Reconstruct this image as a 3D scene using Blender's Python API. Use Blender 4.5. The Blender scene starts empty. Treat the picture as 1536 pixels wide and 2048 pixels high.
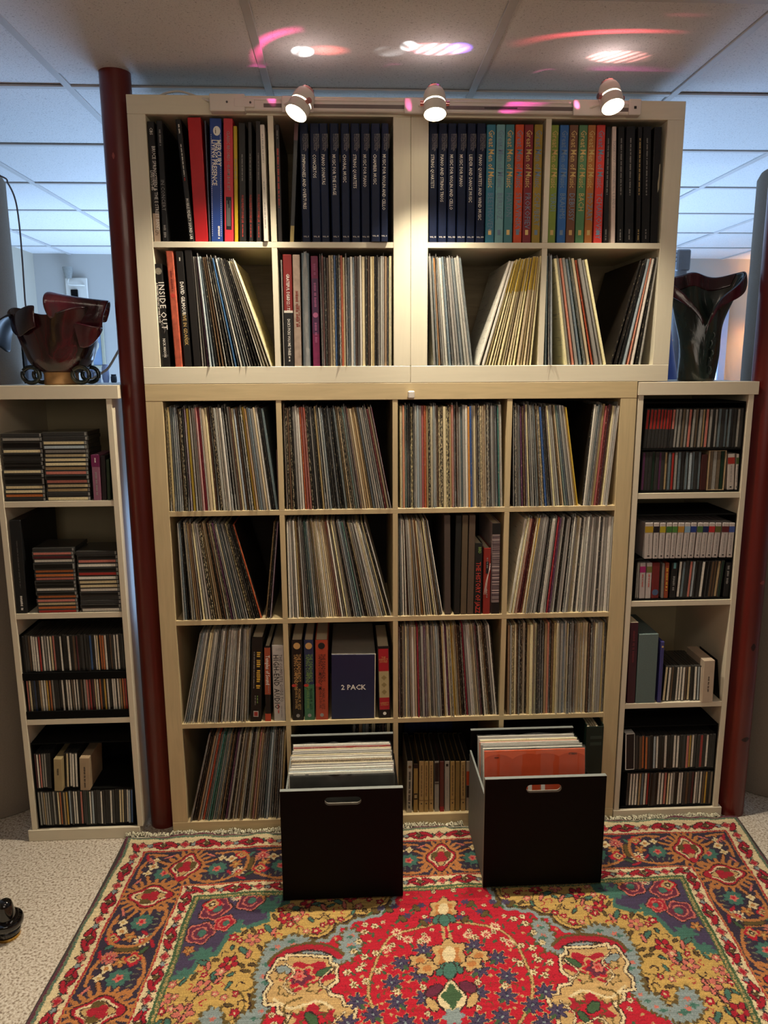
import bpy, bmesh, math, random
import numpy as np
from mathutils import Matrix, Vector
# ================================================================= camera, world, lights, exposure
SC = bpy.context.scene
COL = SC.collection
RND = random.Random(11)
S = 0.01                                                     # everything below is written in centimetres
CAMP = (59.5945, -228.4964, 153.6178, 0.0493199, 0.1914483, -0.0047951, 1500.0)
def cam_axes():
    cx, cy, cz, yaw, pitch, roll, f = CAMP
    fwd = Vector((math.sin(yaw)*math.cos(pitch), math.cos(yaw)*math.cos(pitch), -math.sin(pitch)))
    r = Vector((math.cos(yaw), -math.sin(yaw), 0)); up = r.cross(fwd)
    r2 = math.cos(roll)*r+math.sin(roll)*up; u2 = -math.sin(roll)*r+math.cos(roll)*up
    return fwd, r2, u2
FWD, RGT, UPV = cam_axes()
cam_data = bpy.data.cameras.new('camera'); cam = bpy.data.objects.new('camera', cam_data); COL.objects.link(cam)
cam_data.sensor_fit = 'VERTICAL'; cam_data.sensor_height = 24.0; cam_data.lens = 1500.0/2048*24.0
cam_data.clip_start = 0.02; cam_data.clip_end = 60
cam.matrix_world = Matrix(((RGT.x, UPV.x, -FWD.x, CAMP[0]*S), (RGT.y, UPV.y, -FWD.y, CAMP[1]*S), (RGT.z, UPV.z, -FWD.z, CAMP[2]*S), (0, 0, 0, 1)))
SC.camera = cam
SC.view_settings.view_transform = 'Standard'; SC.view_settings.look = 'None'; SC.view_settings.gamma = 1.0
SC.view_settings.use_curve_mapping = False; SC.view_settings.exposure = 0.0
world = bpy.data.worlds.new('world'); SC.world = world; world.use_nodes = True
world.node_tree.nodes['Background'].inputs[0].default_value = (0.9, 0.72, 0.52, 1)
world.node_tree.nodes['Background'].inputs[1].default_value = 0.05

def area_light(name, loc, target, sx, sy, power, color):
    d = bpy.data.lights.new(name, 'AREA'); d.shape = 'RECTANGLE'; d.size = sx*S; d.size_y = sy*S; d.energy = power; d.color = color
    o = bpy.data.objects.new(name, d); COL.objects.link(o); o.location = [c*S for c in loc]
    o.rotation_euler = (Vector(target)-Vector(loc)).to_track_quat('-Z', 'Y').to_euler(); return o
# warm fills added for the listening room, cool fills added for the room beyond
area_light('room_fill', (70, -170, 232), (75, -80, 0), 120, 60, 9, (1.0, 0.84, 0.66))
area_light('room_fill', (75, -420, 200), (75, 0, 90), 200, 120, 16, (1.0, 0.87, 0.74))  # front fill added behind the camera to brighten the spines
area_light('window_daylight', (95, 250, 40), (90, 215, 236), 330, 200, 175, (0.40, 0.63, 1.0))  # unseen upward panel added to light the far ceiling blue, standing in for daylight
area_light('window_daylight', (-105, 290, 60), (-95, 240, 236), 100, 120, 16, (0.42, 0.65, 1.0))  # smaller unseen blue panel added below the far ceiling

# ================================================================= helpers
def px_y(u, v, Y=0.0):
    """world point (cm) on the plane y = Y seen at pixel u, v of the 1536 x 2048 photograph"""
    d = FWD+RGT*((u-768)/CAMP[6])-UPV*((v-1024)/CAMP[6]); t = (Y-CAMP[1])/d.y
    return Vector((CAMP[0]+d.x*t, Y, CAMP[2]+d.z*t))
def px_z(u, v, Z=0.0):
    d = FWD+RGT*((u-768)/CAMP[6])-UPV*((v-1024)/CAMP[6]); t = (Z-CAMP[2])/d.z
    return Vector((CAMP[0]+d.x*t, CAMP[1]+d.y*t, Z))
def lin(h):
    if isinstance(h, str):
        h = h.lstrip('#'); h = tuple(int(h[i:i+2], 16)/255 for i in (0, 2, 4))
    return tuple(c/12.92 if c <= .04045 else ((c+.055)/1.055)**2.4 for c in h)+(1,)
MATS = {}
def newmat(name):
    m = bpy.data.materials.new(name); m.use_nodes = True; nt = m.node_tree; b = nt.nodes['Principled BSDF']; return m, nt, b
def nd(nt, t, **kw):
    n = nt.nodes.new(t)
    for k, v in kw.items(): setattr(n, k, v)
    return n
def coords(nt, scale, kind='Object'):
    tc = nd(nt, 'ShaderNodeTexCoord'); mp = nd(nt, 'ShaderNodeMapping'); mp.inputs['Scale'].default_value = scale
    nt.links.new(tc.outputs[kind], mp.inputs['Vector']); return mp.outputs['Vector']
def mixc(nt, fac, a, b, blend='MIX'):
    m = nd(nt, 'ShaderNodeMix', data_type='RGBA', blend_type=blend)
    for s, v in ((m.inputs[0], fac), (m.inputs[6], a), (m.inputs[7], b)):
        if hasattr(v, 'links'): nt.links.new(v, s)
        else: s.default_value = v
    return m.outputs[2]
def mathn(nt, op, a, b=None, c=None, clamp=False):
    m = nd(nt, 'ShaderNodeMath', operation=op); m.use_clamp = clamp
    for s, v in zip(m.inputs, (a, b, c)):
        if v is None: continue
        if hasattr(v, 'links'): nt.links.new(v, s)
        else: s.default_value = v
    return m.outputs[0]
def mat(name, col, rough=.5, spec=.4, metal=0., var=.06, nscale=40, bump=0., bscale=300, coat=0., stretch=(1, 1, 1), emit=None, alpha=1., trans=0.):
    """a plain painted / papered / moulded surface: base colour with a little procedural unevenness and relief"""
    if name in MATS: return MATS[name]
    m, nt, b = newmat(name); c = lin(col)
    if var:
        n = nd(nt, 'ShaderNodeTexNoise'); n.inputs['Scale'].default_value = nscale; n.inputs['Detail'].default_value = 4
        nt.links.new(coords(nt, stretch), n.inputs['Vector'])
        lo = tuple(x*(1-var*2.2) for x in c[:3])+(1,); hi = tuple(min(1, x*(1+var*1.6)) for x in c[:3])+(1,)
        nt.links.new(mixc(nt, n.outputs['Fac'], lo, hi), b.inputs['Base Color'])
    else: b.inputs['Base Color'].default_value = c
    b.inputs['Roughness'].default_value = rough; b.inputs['Specular IOR Level'].default_value = spec; b.inputs['Metallic'].default_value = metal
    b.inputs['Coat Weight'].default_value = coat; b.inputs['Alpha'].default_value = alpha; b.inputs['Transmission Weight'].default_value = trans
    if bump:
        n2 = nd(nt, 'ShaderNodeTexNoise'); n2.inputs['Scale'].default_value = bscale; n2.inputs['Detail'].default_value = 3; nt.links.new(coords(nt, (1, 1, 1)), n2.inputs['Vector'])
        bp = nd(nt, 'ShaderNodeBump'); bp.inputs['Strength'].default_value = bump; bp.inputs['Distance'].default_value = .002
        nt.links.new(n2.outputs['Fac'], bp.inputs['Height']); nt.links.new(bp.outputs['Normal'], b.inputs['Normal'])
    if emit: b.inputs['Emission Color'].default_value = lin(emit[0]); b.inputs['Emission Strength'].default_value = emit[1]
    MATS[name] = m; return m

def mesh_obj(name, verts, faces, m, parent=None, mats=None, fm=None, smooth=False, scale=S):
    me = bpy.data.meshes.new(name); me.from_pydata([(x*scale, y*scale, z*scale) for x, y, z in verts], [], faces)
    for q in (mats or [m]): me.materials.append(q)
    if fm: me.polygons.foreach_set('material_index', fm)
    if smooth: me.polygons.foreach_set('use_smooth', [True]*len(faces))
    me.update(); o = bpy.data.objects.new(name, me); COL.objects.link(o)
    if parent: o.parent = parent
    return o
def empty(name, loc=(0, 0, 0), rot=(0, 0, 0)):
    o = bpy.data.objects.new(name, None); COL.objects.link(o); o.location = [c*S for c in loc]; o.rotation_euler = rot; o.empty_display_size = .05; return o
def tag(o, label, cat=None, group=None, kind=None):
    if label: o['label'] = label
    if cat: o['category'] = cat
    if group: o['group'] = group
    if kind: o['kind'] = kind
    return o
BF = [(0, 3, 2, 1), (4, 5, 6, 7), (0, 1, 5, 4), (1, 2, 6, 5), (2, 3, 7, 6), (3, 0, 4, 7)]
def bv(x0, x1, y0, y1, z0, z1): return [(x0, y0, z0), (x1, y0, z0), (x1, y1, z0), (x0, y1, z0), (x0, y0, z1), (x1, y0, z1), (x1, y1, z1), (x0, y1, z1)]
def box(name, x0, x1, y0, y1, z0, z1, m, parent=None, bevel=0., seg=1):
    """a board or carton with slightly eased edges"""
    if not bevel: return mesh_obj(name, bv(x0, x1, y0, y1, z0, z1), BF, m, parent)
    bm = bmesh.new(); vs = [bm.verts.new((a*S, b*S, c*S)) for a, b, c in bv(x0, x1, y0, y1, z0, z1)]
    for f in BF: bm.faces.new([vs[i] for i in f])
    bmesh.ops.bevel(bm, geom=bm.edges[:], offset=bevel*S, segments=seg, affect='EDGES', profile=.5)
    me = bpy.data.meshes.new(name); bm.to_mesh(me); bm.free(); me.materials.append(m)
    o = bpy.data.objects.new(name, me); COL.objects.link(o)
    if parent: o.parent = parent
    return o
def multi(name, boxes, m, parent=None):
    """several blocks of one part in one mesh (printed lines, pages)"""
    V, F = [], []
    for b in boxes:
        k = len(V); V += bv(*b); F += [tuple(i+k for i in f) for f in BF]
    return mesh_obj(name, V, F, m, parent)
def lathe(name, prof, m, parent=None, n=32, centre=(0, 0, 0), axis='Z', cap=True, smooth=True):
    V, F = [], []
    for r, z in prof:
        for k in range(n):
            a = 2*math.pi*k/n; p = (r*math.cos(a), r*math.sin(a), z)
            if axis == 'Y': p = (p[0], p[2], p[1])
            V.append((p[0]+centre[0], p[1]+centre[1], p[2]+centre[2]))
    for i in range(len(prof)-1):
        for k in range(n): F.append((i*n+k, i*n+(k+1) % n, (i+1)*n+(k+1) % n, (i+1)*n+k))
    if cap: F.append(tuple(range(n))[::-1]); F.append(tuple((len(prof)-1)*n+k for k in range(n)))
    o = mesh_obj(name, V, F, m, parent, smooth=smooth)
    if smooth:
        me = o.data; e = [False]*len(me.edges)
        me.set_sharp_from_angle(angle=math.radians(40))
    return o
def tube(name, pts, r, m, parent=None, n=10, closed=False, interp=8):
    P = [Vector(p) for p in pts]
    if interp:
        Q = []; N = len(P)
        for i in range(N if closed else N-1):
            g = lambda j: P[j % N] if closed else P[min(max(j, 0), N-1)]
            a, b, c, d = g(i-1), g(i), g(i+1), g(i+2)
            for k in range(interp):
                t = k/interp; Q.append(.5*((2*b)+(c-a)*t+(2*a-5*b+4*c-d)*t*t+(-a+3*b-3*c+d)*t**3))
        if not closed: Q.append(P[-1])
        P = Q
    V, F = [], []; N = len(P)
    for i, p in enumerate(P):
        d = (P[(i+1) % N]-P[i-1]) if closed else (P[min(i+1, N-1)]-P[max(i-1, 0)])
        d.normalize(); a = d.orthogonal() if abs(d.z) > .9 else d.cross(Vector((0, 0, 1))); a.normalize(); b = d.cross(a)
        rr = r(i/(N-1)) if callable(r) else r
        for k in range(n):
            t = 2*math.pi*k/n; V.append(tuple(p+a*(math.cos(t)*rr)+b*(math.sin(t)*rr)))
    for i in range(N if closed else N-1):
        j = (i+1) % N
        for k in range(n): F.append((i*n+k, i*n+(k+1) % n, j*n+(k+1) % n, j*n+k))
    if not closed: F.append(tuple(range(n))[::-1]); F.append(tuple((N-1)*n+k for k in range(n)))
    return mesh_obj(name, V, F, m, parent, smooth=True)
def rrect(w, h, r, n=5):
    out = []
    for cx, cy, a0 in ((w/2-r, h/2-r, 0), (-w/2+r, h/2-r, 90), (-w/2+r, -h/2+r, 180), (w/2-r, -h/2+r, 270)):
        for k in range(n+1): a = math.radians(a0+90*k/n); out.append((cx+r*math.cos(a), cy+r*math.sin(a)))
    return out
TEXTS = []
def text(parent, s, size, loc, m, down=True, name='title', align='LEFT', xs=1., bold=0., sp=1.):
    """lettering that lies on the front of `parent`; down: reads from top to bottom along a spine"""
    cu = bpy.data.curves.new(name, 'FONT'); cu.body = s; cu.size = size*S*1.38; cu.resolution_u = 1; cu.align_x = align; cu.align_y = 'CENTER'
    cu.offset = bold*S; cu.space_character = sp; cu.space_line = .78
    o = bpy.data.objects.new(name, cu); o.data.materials.append(m); COL.objects.link(o); o.parent = parent
    o.location = [c*S for c in loc]
    if down: M3 = Matrix(((0, 1, 0), (0, 0, -1), (-1, 0, 0)))
    else: M3 = Matrix(((1, 0, 0), (0, 0, -1), (0, 1, 0)))
    o.rotation_euler = M3.to_euler(); o.scale = (xs, 1, 1); TEXTS.append(o); return o
ONES = 'first second third fourth fifth sixth seventh eighth ninth tenth eleventh twelfth thirteenth fourteenth fifteenth sixteenth seventeenth eighteenth nineteenth'.split()
TENS = {2: 'twenti', 3: 'thirti', 4: 'forti', 5: 'fifti', 6: 'sixti'}
def nth(n):
    if n < 20: return ONES[n-1]
    t, u = divmod(n, 10); return TENS[t]+'eth' if u == 0 else TENS[t][:-1]+'y-'+ONES[u-1]

# ================================================================= materials
def wood(name, col, vertical=True, amt=.16, rough=.42):
    if name in MATS: return MATS[name]
    m, nt, b = newmat(name); c = lin(col)
    v = coords(nt, (9, 9, .8) if vertical else (.8, 9, 9)); n = nd(nt, 'ShaderNodeTexNoise'); n.inputs['Scale'].default_value = 9; n.inputs['Detail'].default_value = 7; n.inputs['Distortion'].default_value = .6
    nt.links.new(v, n.inputs['Vector']); r = nd(nt, 'ShaderNodeValToRGB'); r.color_ramp.elements[0].position = .32; r.color_ramp.elements[1].position = .68
    r.color_ramp.elements[0].color = tuple(x*(1-amt) for x in c[:3])+(1,); r.color_ramp.elements[1].color = c
    nt.links.new(n.outputs['Fac'], r.inputs['Fac']); nt.links.new(r.outputs['Color'], b.inputs['Base Color'])
    b.inputs['Roughness'].default_value = rough; bp = nd(nt, 'ShaderNodeBump'); bp.inputs['Strength'].default_value = .06; bp.inputs['Distance'].default_value = .001
    nt.links.new(n.outputs['Fac'], bp.inputs['Height']); nt.links.new(bp.outputs['Normal'], b.inputs['Normal']); MATS[name] = m; return m
M_BIRCHV = wood('birch_veneer_upright', 'cdb98e', True, .14); M_BIRCHH = wood('birch_veneer_level', 'cdb98e', False, .14)
M_CREAMV = wood('cream_foil_upright', 'dfd8c0', True, .05, .38); M_CREAMH = wood('cream_foil_level', 'dfd8c0', False, .05, .38)
M_TOWER = mat('off_white_melamine', 'd6ccb4', .42, var=.03, nscale=14)
M_TOWERIN = mat('tower_hardboard', 'a89c7c', .7, var=.05, nscale=14)
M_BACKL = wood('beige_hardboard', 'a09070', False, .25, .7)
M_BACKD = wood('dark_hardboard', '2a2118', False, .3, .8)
M_BLACK = mat('black_laminate', '070505', .5, .12, var=.04)
M_BLACKCLOTH = mat('black_woven_fabric', '0d0d0c', .9, .1, var=.2, nscale=500, bump=.4, bscale=1200)
M_GREYEDGE = mat('grey_board_edge', '777c78', .6)
M_STEEL = mat('oxblood_painted_steel', '5e150d', .34, .5, var=.10, nscale=7, bump=.15, bscale=60, coat=.15)
M_WHITEPL = mat('white_plastic', 'd8d2c8', .35, var=.02)
M_CHROME = mat('chrome', 'd0c8c8', .2, metal=1.)
M_PAPER = mat('page_paper', 'd8cdb0', .8, var=.12, nscale=200, stretch=(8, 1, .05))
M_WHITET = mat('white_ink', 'e8e4da', .6, var=0); M_DARKT = mat('black_ink', '1a1614', .6, var=0)
M_GOLDT = mat('gilt_ink', 'd0b070', .35, metal=.4, var=0); M_REDT = mat('red_ink', 'b8382c', .6, var=0); M_YELT = mat('yellow_ink', 'd2a63a', .6, var=0); M_GREENT = mat('green_ink', '7a9a50', .6, var=0)
M_DULLT = mat('faded_ink', '8d8a86', .6, var=0); M_GREYT = mat('grey_blue_ink', '6f88a0', .6, var=0)
# clear polythene record sleeve: see-through with bright wrinkles
def clear_mat(name, alpha, rough, col='c8ccc8'):
    m, nt, b = newmat(name); nt.nodes.remove(b); out = nt.nodes['Material Output']
    tr = nd(nt, 'ShaderNodeBsdfTransparent'); gl = nd(nt, 'ShaderNodeBsdfPrincipled'); gl.inputs['Base Color'].default_value = lin(col); gl.inputs['Roughness'].default_value = rough
    n = nd(nt, 'ShaderNodeTexNoise'); n.inputs['Scale'].default_value = 45; n.inputs['Detail'].default_value = 5; nt.links.new(coords(nt, (1, 1, .35)), n.inputs['Vector'])
    bp = nd(nt, 'ShaderNodeBump'); bp.inputs['Strength'].default_value = .9; bp.inputs['Distance'].default_value = .004; nt.links.new(n.outputs['Fac'], bp.inputs['Height']); nt.links.new(bp.outputs['Normal'], gl.inputs['Normal'])
    mx = nd(nt, 'ShaderNodeMixShader'); f = mathn(nt, 'MULTIPLY_ADD', n.outputs['Fac'], alpha*1.6, alpha*.25, clamp=True)
    nt.links.new(f, mx.inputs[0]); nt.links.new(tr.outputs[0], mx.inputs[1]); nt.links.new(gl.outputs[0], mx.inputs[2]); nt.links.new(mx.outputs[0], out.inputs[0]); MATS[name] = m; return m
M_POLY = clear_mat('clear_polythene', .42, .14, 'b4b4b0'); M_POLYT = clear_mat('thin_polythene', .04, .10, 'dcdcd6'); M_CASE = clear_mat('clear_polystyrene', .5, .12, '9a9a98')

PAL = dict(w='dedacc', c='ddd0a6', t='a8916a', n='5c4630', k='110e0c', g='96948c', s='66767c', d='343433', r='9c2e28', p='be7466', o='b86a38', y='c09a3c', b='34588a', e='346a60', v='56304e',
           m='52191f', a='1a1511', z='d0c096', l='a6b4ba', G='1f3326', x='e2dfd4', i='22304f', u='6c5f4d')
CNAME = dict(w='off-white', c='cream', t='tan', n='brown', k='black', g='grey', s='slate-grey', d='charcoal', r='red', p='pink', o='orange', y='mustard', b='blue', e='teal', v='purple', m='maroon',
             a='speckled dark', z='speckled cream', l='pale blue-grey', G='dark green', x='white', i='navy', u='taupe')
def spine_mat(k, gloss=.38):
    """printed cardboard spine: its colour, with worn and lettered flecks strung along it"""
    name = 'spine_card_'+CNAME[k].replace('-', '_').replace(' ', '_')
    if name in MATS: return MATS[name]
    m, nt, b = newmat(name); c = lin(PAL[k])
    oi = nd(nt, 'ShaderNodeObjectInfo'); ge = nd(nt, 'ShaderNodeNewGeometry')
    rnd = mathn(nt, 'FRACT', mathn(nt, 'ADD', oi.outputs['Random'], ge.outputs['Random Per Island']))
    tc = nd(nt, 'ShaderNodeTexCoord'); mp = nd(nt, 'ShaderNodeMapping'); mp.inputs['Scale'].default_value = (330, 12, 120)
    cb = nd(nt, 'ShaderNodeCombineXYZ'); nt.links.new(mathn(nt, 'MULTIPLY', rnd, 37.), cb.inputs[0]); nt.links.new(mathn(nt, 'MULTIPLY', rnd, 91.), cb.inputs[2])
    nt.links.new(tc.outputs['Object'], mp.inputs['Vector']); nt.links.new(cb.outputs[0], mp.inputs['Location'])
    n = nd(nt, 'ShaderNodeTexNoise'); n.inputs['Scale'].default_value = 1.; n.inputs['Detail'].default_value = 5; n.inputs['Roughness'].default_value = .65; nt.links.new(mp.outputs[0], n.inputs['Vector'])
    hsv = nd(nt, 'ShaderNodeHueSaturation'); hsv.inputs['Color'].default_value = c
    nt.links.new(mathn(nt, 'MULTIPLY_ADD', rnd, .55, .72), hsv.inputs['Value']); nt.links.new(mathn(nt, 'MULTIPLY_ADD', rnd, .05, .475), hsv.inputs['Hue'])
    light = k in 'wczlgxt'
    other = lin('1d1712') if light else lin('d8cba6')
    lo, hi = {'a': (.50, .54), 'z': (.45, .51)}.get(k, (.57, .63))
    strength = .95 if k in 'az' else (.42 if light else .6)
    ramp = nd(nt, 'ShaderNodeMapRange'); nt.links.new(n.outputs['Fac'], ramp.inputs[0]); ramp.inputs[1].default_value = lo; ramp.inputs[2].default_value = hi; ramp.inputs[4].default_value = strength
    fac = mathn(nt, 'MULTIPLY', ramp.outputs[0], mathn(nt, 'MULTIPLY_ADD', rnd, .6, .4))
    nt.links.new(mixc(nt, fac, hsv.outputs[0], other), b.inputs['Base Color']); b.inputs['Roughness'].default_value = gloss
    MATS[name] = m; return m
# ---------------------------------------------------------------- rug pattern (a woven design, painted by code)
def rug_image():
    PPC = 6.6                                   # texels per cm
    QW, QL = 104.0, 150.0                       # a quarter of the rug, mirrored twice
    W, L = int(QW*PPC), int(QL*PPC)
    rs = np.random.RandomState(5)
    C = {k: np.array(v, float)/255 for k, v in dict(
        red=(186,26,46), dred=(150,18,40), yel=(196,160,88), navy=(54,44,62), dnavy=(36,34,58), teal=(68,112,98), org=(186,120,66),
        cream=(222,202,158), pink=(204,112,98), dk=(46,28,26), gb=(136,150,150), grn=(64,92,60), plum=(104,40,62), tan=(196,160,104),
        purple=(72,60,88), sage=(120,122,92), crim=(168,28,46), olive=(96,78,40)).items()}
    A = np.zeros((L, W, 3)); A[:] = C['red']
    def win(cx, cy, r):
        x0, x1 = max(0, int((cx-r)*PPC)), min(W, int((cx+r)*PPC)+2); y0, y1 = max(0, int((cy-r)*PPC)), min(L, int((cy+r)*PPC)+2)
        if x0 >= x1 or y0 >= y1: return None
        yy, xx = np.mgrid[y0:y1, x0:x1]
        return x0, x1, y0, y1, (xx+.5)/PPC-cx, (yy+.5)/PPC-cy
    def blob(cx, cy, rx, ry, col, rot=0, lobes=0, amp=0, ph=0):
        w = win(cx, cy, max(rx, ry)*(1+amp)+.3)
        if w is None: return
        x0, x1, y0, y1, dx, dy = w
        c, s = math.cos(rot), math.sin(rot)
        u, v = (dx*c+dy*s)/rx, (-dx*s+dy*c)/ry
        r = np.hypot(u, v)
        lim = 1.0
        if lobes: lim = 1+amp*np.cos(lobes*np.arctan2(v, u)+ph)
        A[y0:y1, x0:x1][r < lim] = C[col]
    def poly(pts, col):
        pts = np.array(pts, float)
        x0, y0 = np.maximum((pts.min(0)*PPC).astype(int), 0); x1, y1 = (pts.max(0)*PPC).astype(int)+2
        x1, y1 = min(x1, W), min(y1, L)
        if x0 >= x1 or y0 >= y1: return
        yy, xx = np.mgrid[y0:y1, x0:x1]; X, Y = (xx+.5)/PPC, (yy+.5)/PPC
        ins = np.zeros(X.shape, bool); n = len(pts)
        for i in range(n):
            (ax, ay), (bx, by) = pts[i], pts[(i+1) % n]
            if ay == by: continue
            ins ^= ((ay > Y) != (by > Y)) & (X < (bx-ax)*(Y-ay)/(by-ay)+ax)
        A[y0:y1, x0:x1][ins] = C[col]
    def stroke(pts, w, col):
        pts = np.array(pts, float)
        for i in range(len(pts)-1):
            a, b = pts[i], pts[i+1]; m = (a+b)/2; r = np.hypot(*(b-a))/2+w
            q = win(m[0], m[1], r)
            if q is None: continue
            x0, x1, y0, y1, dx, dy = q
            px, py = dx+m[0]-a[0], dy+m[1]-a[1]; d = b-a; t = np.clip((px*d[0]+py*d[1])/max(d@d, 1e-9), 0, 1)
            A[y0:y1, x0:x1][np.hypot(px-t*d[0], py-t*d[1]) < w/2] = C[col]
    def curve(p, n=14):
        p = np.array(p, float); out = []
        q = np.vstack([2*p[0]-p[1], p, 2*p[-1]-p[-2]])
        for i in range(1, len(q)-2):
            for t in np.linspace(0, 1, n, endpoint=False):
                out.append(.5*((2*q[i])+(-q[i-1]+q[i+1])*t+(2*q[i-1]-5*q[i]+4*q[i+1]-q[i+2])*t*t+(-q[i-1]+3*q[i]-3*q[i+1]+q[i+2])*t**3))
        out.append(p[-1]); return np.array(out)
    def arc(cx, cy, rx, ry, a0, a1, n=30):
        t = np.radians(np.linspace(a0, a1, n)); return np.stack([cx+rx*np.cos(t), cy+ry*np.sin(t)], 1)
    def flower(cx, cy, r, petal='cream', mid='red', edge='dk', n=6, ph=0.):
        blob(cx, cy, r*1.16, r*1.16, edge, lobes=n, amp=.2, ph=ph); blob(cx, cy, r, r, petal, lobes=n, amp=.24, ph=ph)
        blob(cx, cy, r*.42, r*.42, mid); blob(cx, cy, r*.16, r*.16, 'yel')
    def daisy(cx, cy, r, petal='cream', mid='red'):
        for k in range(10):
            a = k*math.pi/5; blob(cx+math.cos(a)*r*.64, cy+math.sin(a)*r*.64, r*.36, r*.15, petal, rot=a)
        blob(cx, cy, r*.34, r*.34, mid); blob(cx, cy, r*.14, r*.14, 'cream')
    def leaf(cx, cy, l, w, rot, col, edge='dk'):
        if edge: blob(cx, cy, l+.25, w+.25, edge, rot=rot)
        blob(cx, cy, l, w, col, rot=rot)
    def square_flower(cx, cy, r):
        blob(cx, cy, r*1.1, r*1.1, 'red', lobes=4, amp=.16); blob(cx, cy, r*.8, r*.8, 'tan', lobes=4, amp=.14)
        blob(cx, cy, r*.42, r*.42, 'dk'); blob(cx, cy, r*.24, r*.24, 'cream')
    def palmette(cx, cy, s, rot=0, inner='red', halo='org', body='cream'):
        def P(x, y):
            c, q = math.cos(rot), math.sin(rot); return cx+(x*c-y*q)*s, cy+(x*q+y*c)*s
        for k in range(22):                      # spiky halo
            a = k*math.pi/11; x, y = P(math.cos(a)*5.6, math.sin(a)*6.6); blob(x, y, 1.5*s, .55*s, halo, rot=a+rot)
        blob(cx, cy, 4.9*s, 6.2*s, halo, rot=rot, lobes=4, amp=.1)
        blob(cx, cy, 4.0*s, 5.5*s, 'dk', rot=rot, lobes=4, amp=.14)
        blob(cx, cy, 3.7*s, 5.2*s, 'crim', rot=rot, lobes=4, amp=.14)
        blob(cx, cy, 3.1*s, 4.4*s, body, rot=rot, lobes=4, amp=.15)
        blob(cx, cy, 2.5*s, 3.6*s, 'dk', rot=rot, lobes=4, amp=.16); blob(cx, cy, 2.2*s, 3.3*s, 'tan' if inner == 'red' else inner, rot=rot, lobes=4, amp=.16)
        for sx in (-1, 1):
            x, y = P(sx*1.5, -.6); blob(x, y, 1.3*s, 1.7*s, 'olive', rot=rot+sx*.5)
            x, y = P(sx*.8, .9); blob(x, y, 1.0*s, 1.2*s, 'crim', rot=rot)
        x, y = P(0, -1.2); blob(x, y, 1.1*s, 1.3*s, 'crim'); x, y = P(0, 4.6); blob(x, y, 1.1*s, .8*s, 'crim')
    def teal_rosette(cx, cy, r):
        blob(cx, cy, r*1.1, r*1.1, 'dnavy', lobes=9, amp=.12); blob(cx, cy, r, r, 'teal', lobes=9, amp=.12); blob(cx, cy, r*.42, r*.42, 'pink', lobes=5, amp=.2); blob(cx, cy, r*.2, r*.2, 'red')
    def bunch(cx, cy, s, col='pink'):
        for k in range(5):
            a = k*2*math.pi/5+.3; blob(cx+math.cos(a)*1.5*s, cy+math.sin(a)*1.5*s, 1.25*s, .95*s, 'dk', rot=a); blob(cx+math.cos(a)*1.5*s, cy+math.sin(a)*1.5*s, 1.05*s, .75*s, col, rot=a)
        blob(cx, cy, .7*s, .7*s, 'yel')
    # --- field: yellow corner with scalloped edge, teal and plum corner piece
    lobes = [(82,33,7.5),(74,38,6),(68.5,44,5.5),(60,46.5,5.2),(55,53,5.5),(51.5,62,6),(49,71,5.5),(45,79,5.5),(41,88,6),(36,98,6),(33,108,6)]
    edge = [(88,28)]+[(x, y) for x, y, r in lobes]+[(30,118),(28,118),(28,28)]
    for dr, col in ((2.4,'gb'),(1.1,'olive'),(.4,'dk')):
        for x, y, r in lobes: blob(x-1.5, y-1.5, r+dr, r+dr, col, lobes=12, amp=.05)
    poly(edge, 'yel')
    for x, y, r in lobes: blob(x-1.5, y-1.5, r, r, 'yel')
    for k, (x, y, r) in enumerate(lobes[:-1]):
        stroke(arc(x-1.5, y-1.5, r-1.1, r-1.1, -60, 130), .35, 'olive')
    # big grey-blue scroll between yellow and red (a cloud collar)
    sc = curve([(78,47),(76,53),(69,55),(63,50),(57,52),(55,60),(57,68),(53,75),(46,77),(44,72)])
    rc = np.random.RandomState(9)
    lb = [(sc[k][0]+rc.uniform(-.9, .9), sc[k][1]+rc.uniform(-.9, .9), rc.uniform(1.5, 2.6)) for k in range(0, len(sc), 3)]
    for x, y, r in lb: blob(x, y, r+.8, r+.8, 'olive', lobes=7, amp=.18, ph=x)
    for x, y, r in lb: blob(x, y, r+.2, r+.2, 'gb', lobes=9, amp=.22, ph=y)
    for x, y, r in lb[::3]: blob(x+.3, y+.2, r*.35, r*.3, 'pink', lobes=5, amp=.3)
    for x, y, r in lb[1::3]: blob(x, y, r*.5, r*.3, 'teal', lobes=4, amp=.3)
    stroke(arc(66, 58, 9.5, 6.5, 190, 330), 2.0, 'crim'); stroke(arc(66, 58, 8.2, 5.2, 190, 330), .5, 'dk'); stroke(arc(66, 58, 10.8, 7.8, 190, 330), .9, 'olive')
    # corner piece
    cp = [(28,28),(58,28),(57,33),(52,36),(53,40),(47,43),(45,40),(42,46),(40,52),(36,52),(35,57),(28,60)]
    poly(np.array(cp)+np.array([1.2,1.2]), 'teal'); poly(cp, 'purple')
    for x, y, r in ((52,35,3.2),(44,43,3.0),(37,52,3.0),(34,58,2.2),(56,31,2.5)): blob(x, y, r, r*.8, 'teal', lobes=7, amp=.25)
    for x, y, r, q in ((37,35,4.6,'plum'),(46.5,33,4.2,'plum'),(35,44,4.2,'plum'),(41,41,3.2,'crim')):
        blob(x, y, r, r, 'dk', lobes=5, amp=.1); blob(x, y, r*.93, r*.93, 'pink', lobes=5, amp=.1); blob(x, y, r*.8, r*.8, q, lobes=5, amp=.1); stroke(arc(x, y, r*.5, r*.5, 20, 330), .5, 'pink'); blob(x+.5, y, r*.3, r*.3, 'teal')
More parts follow.
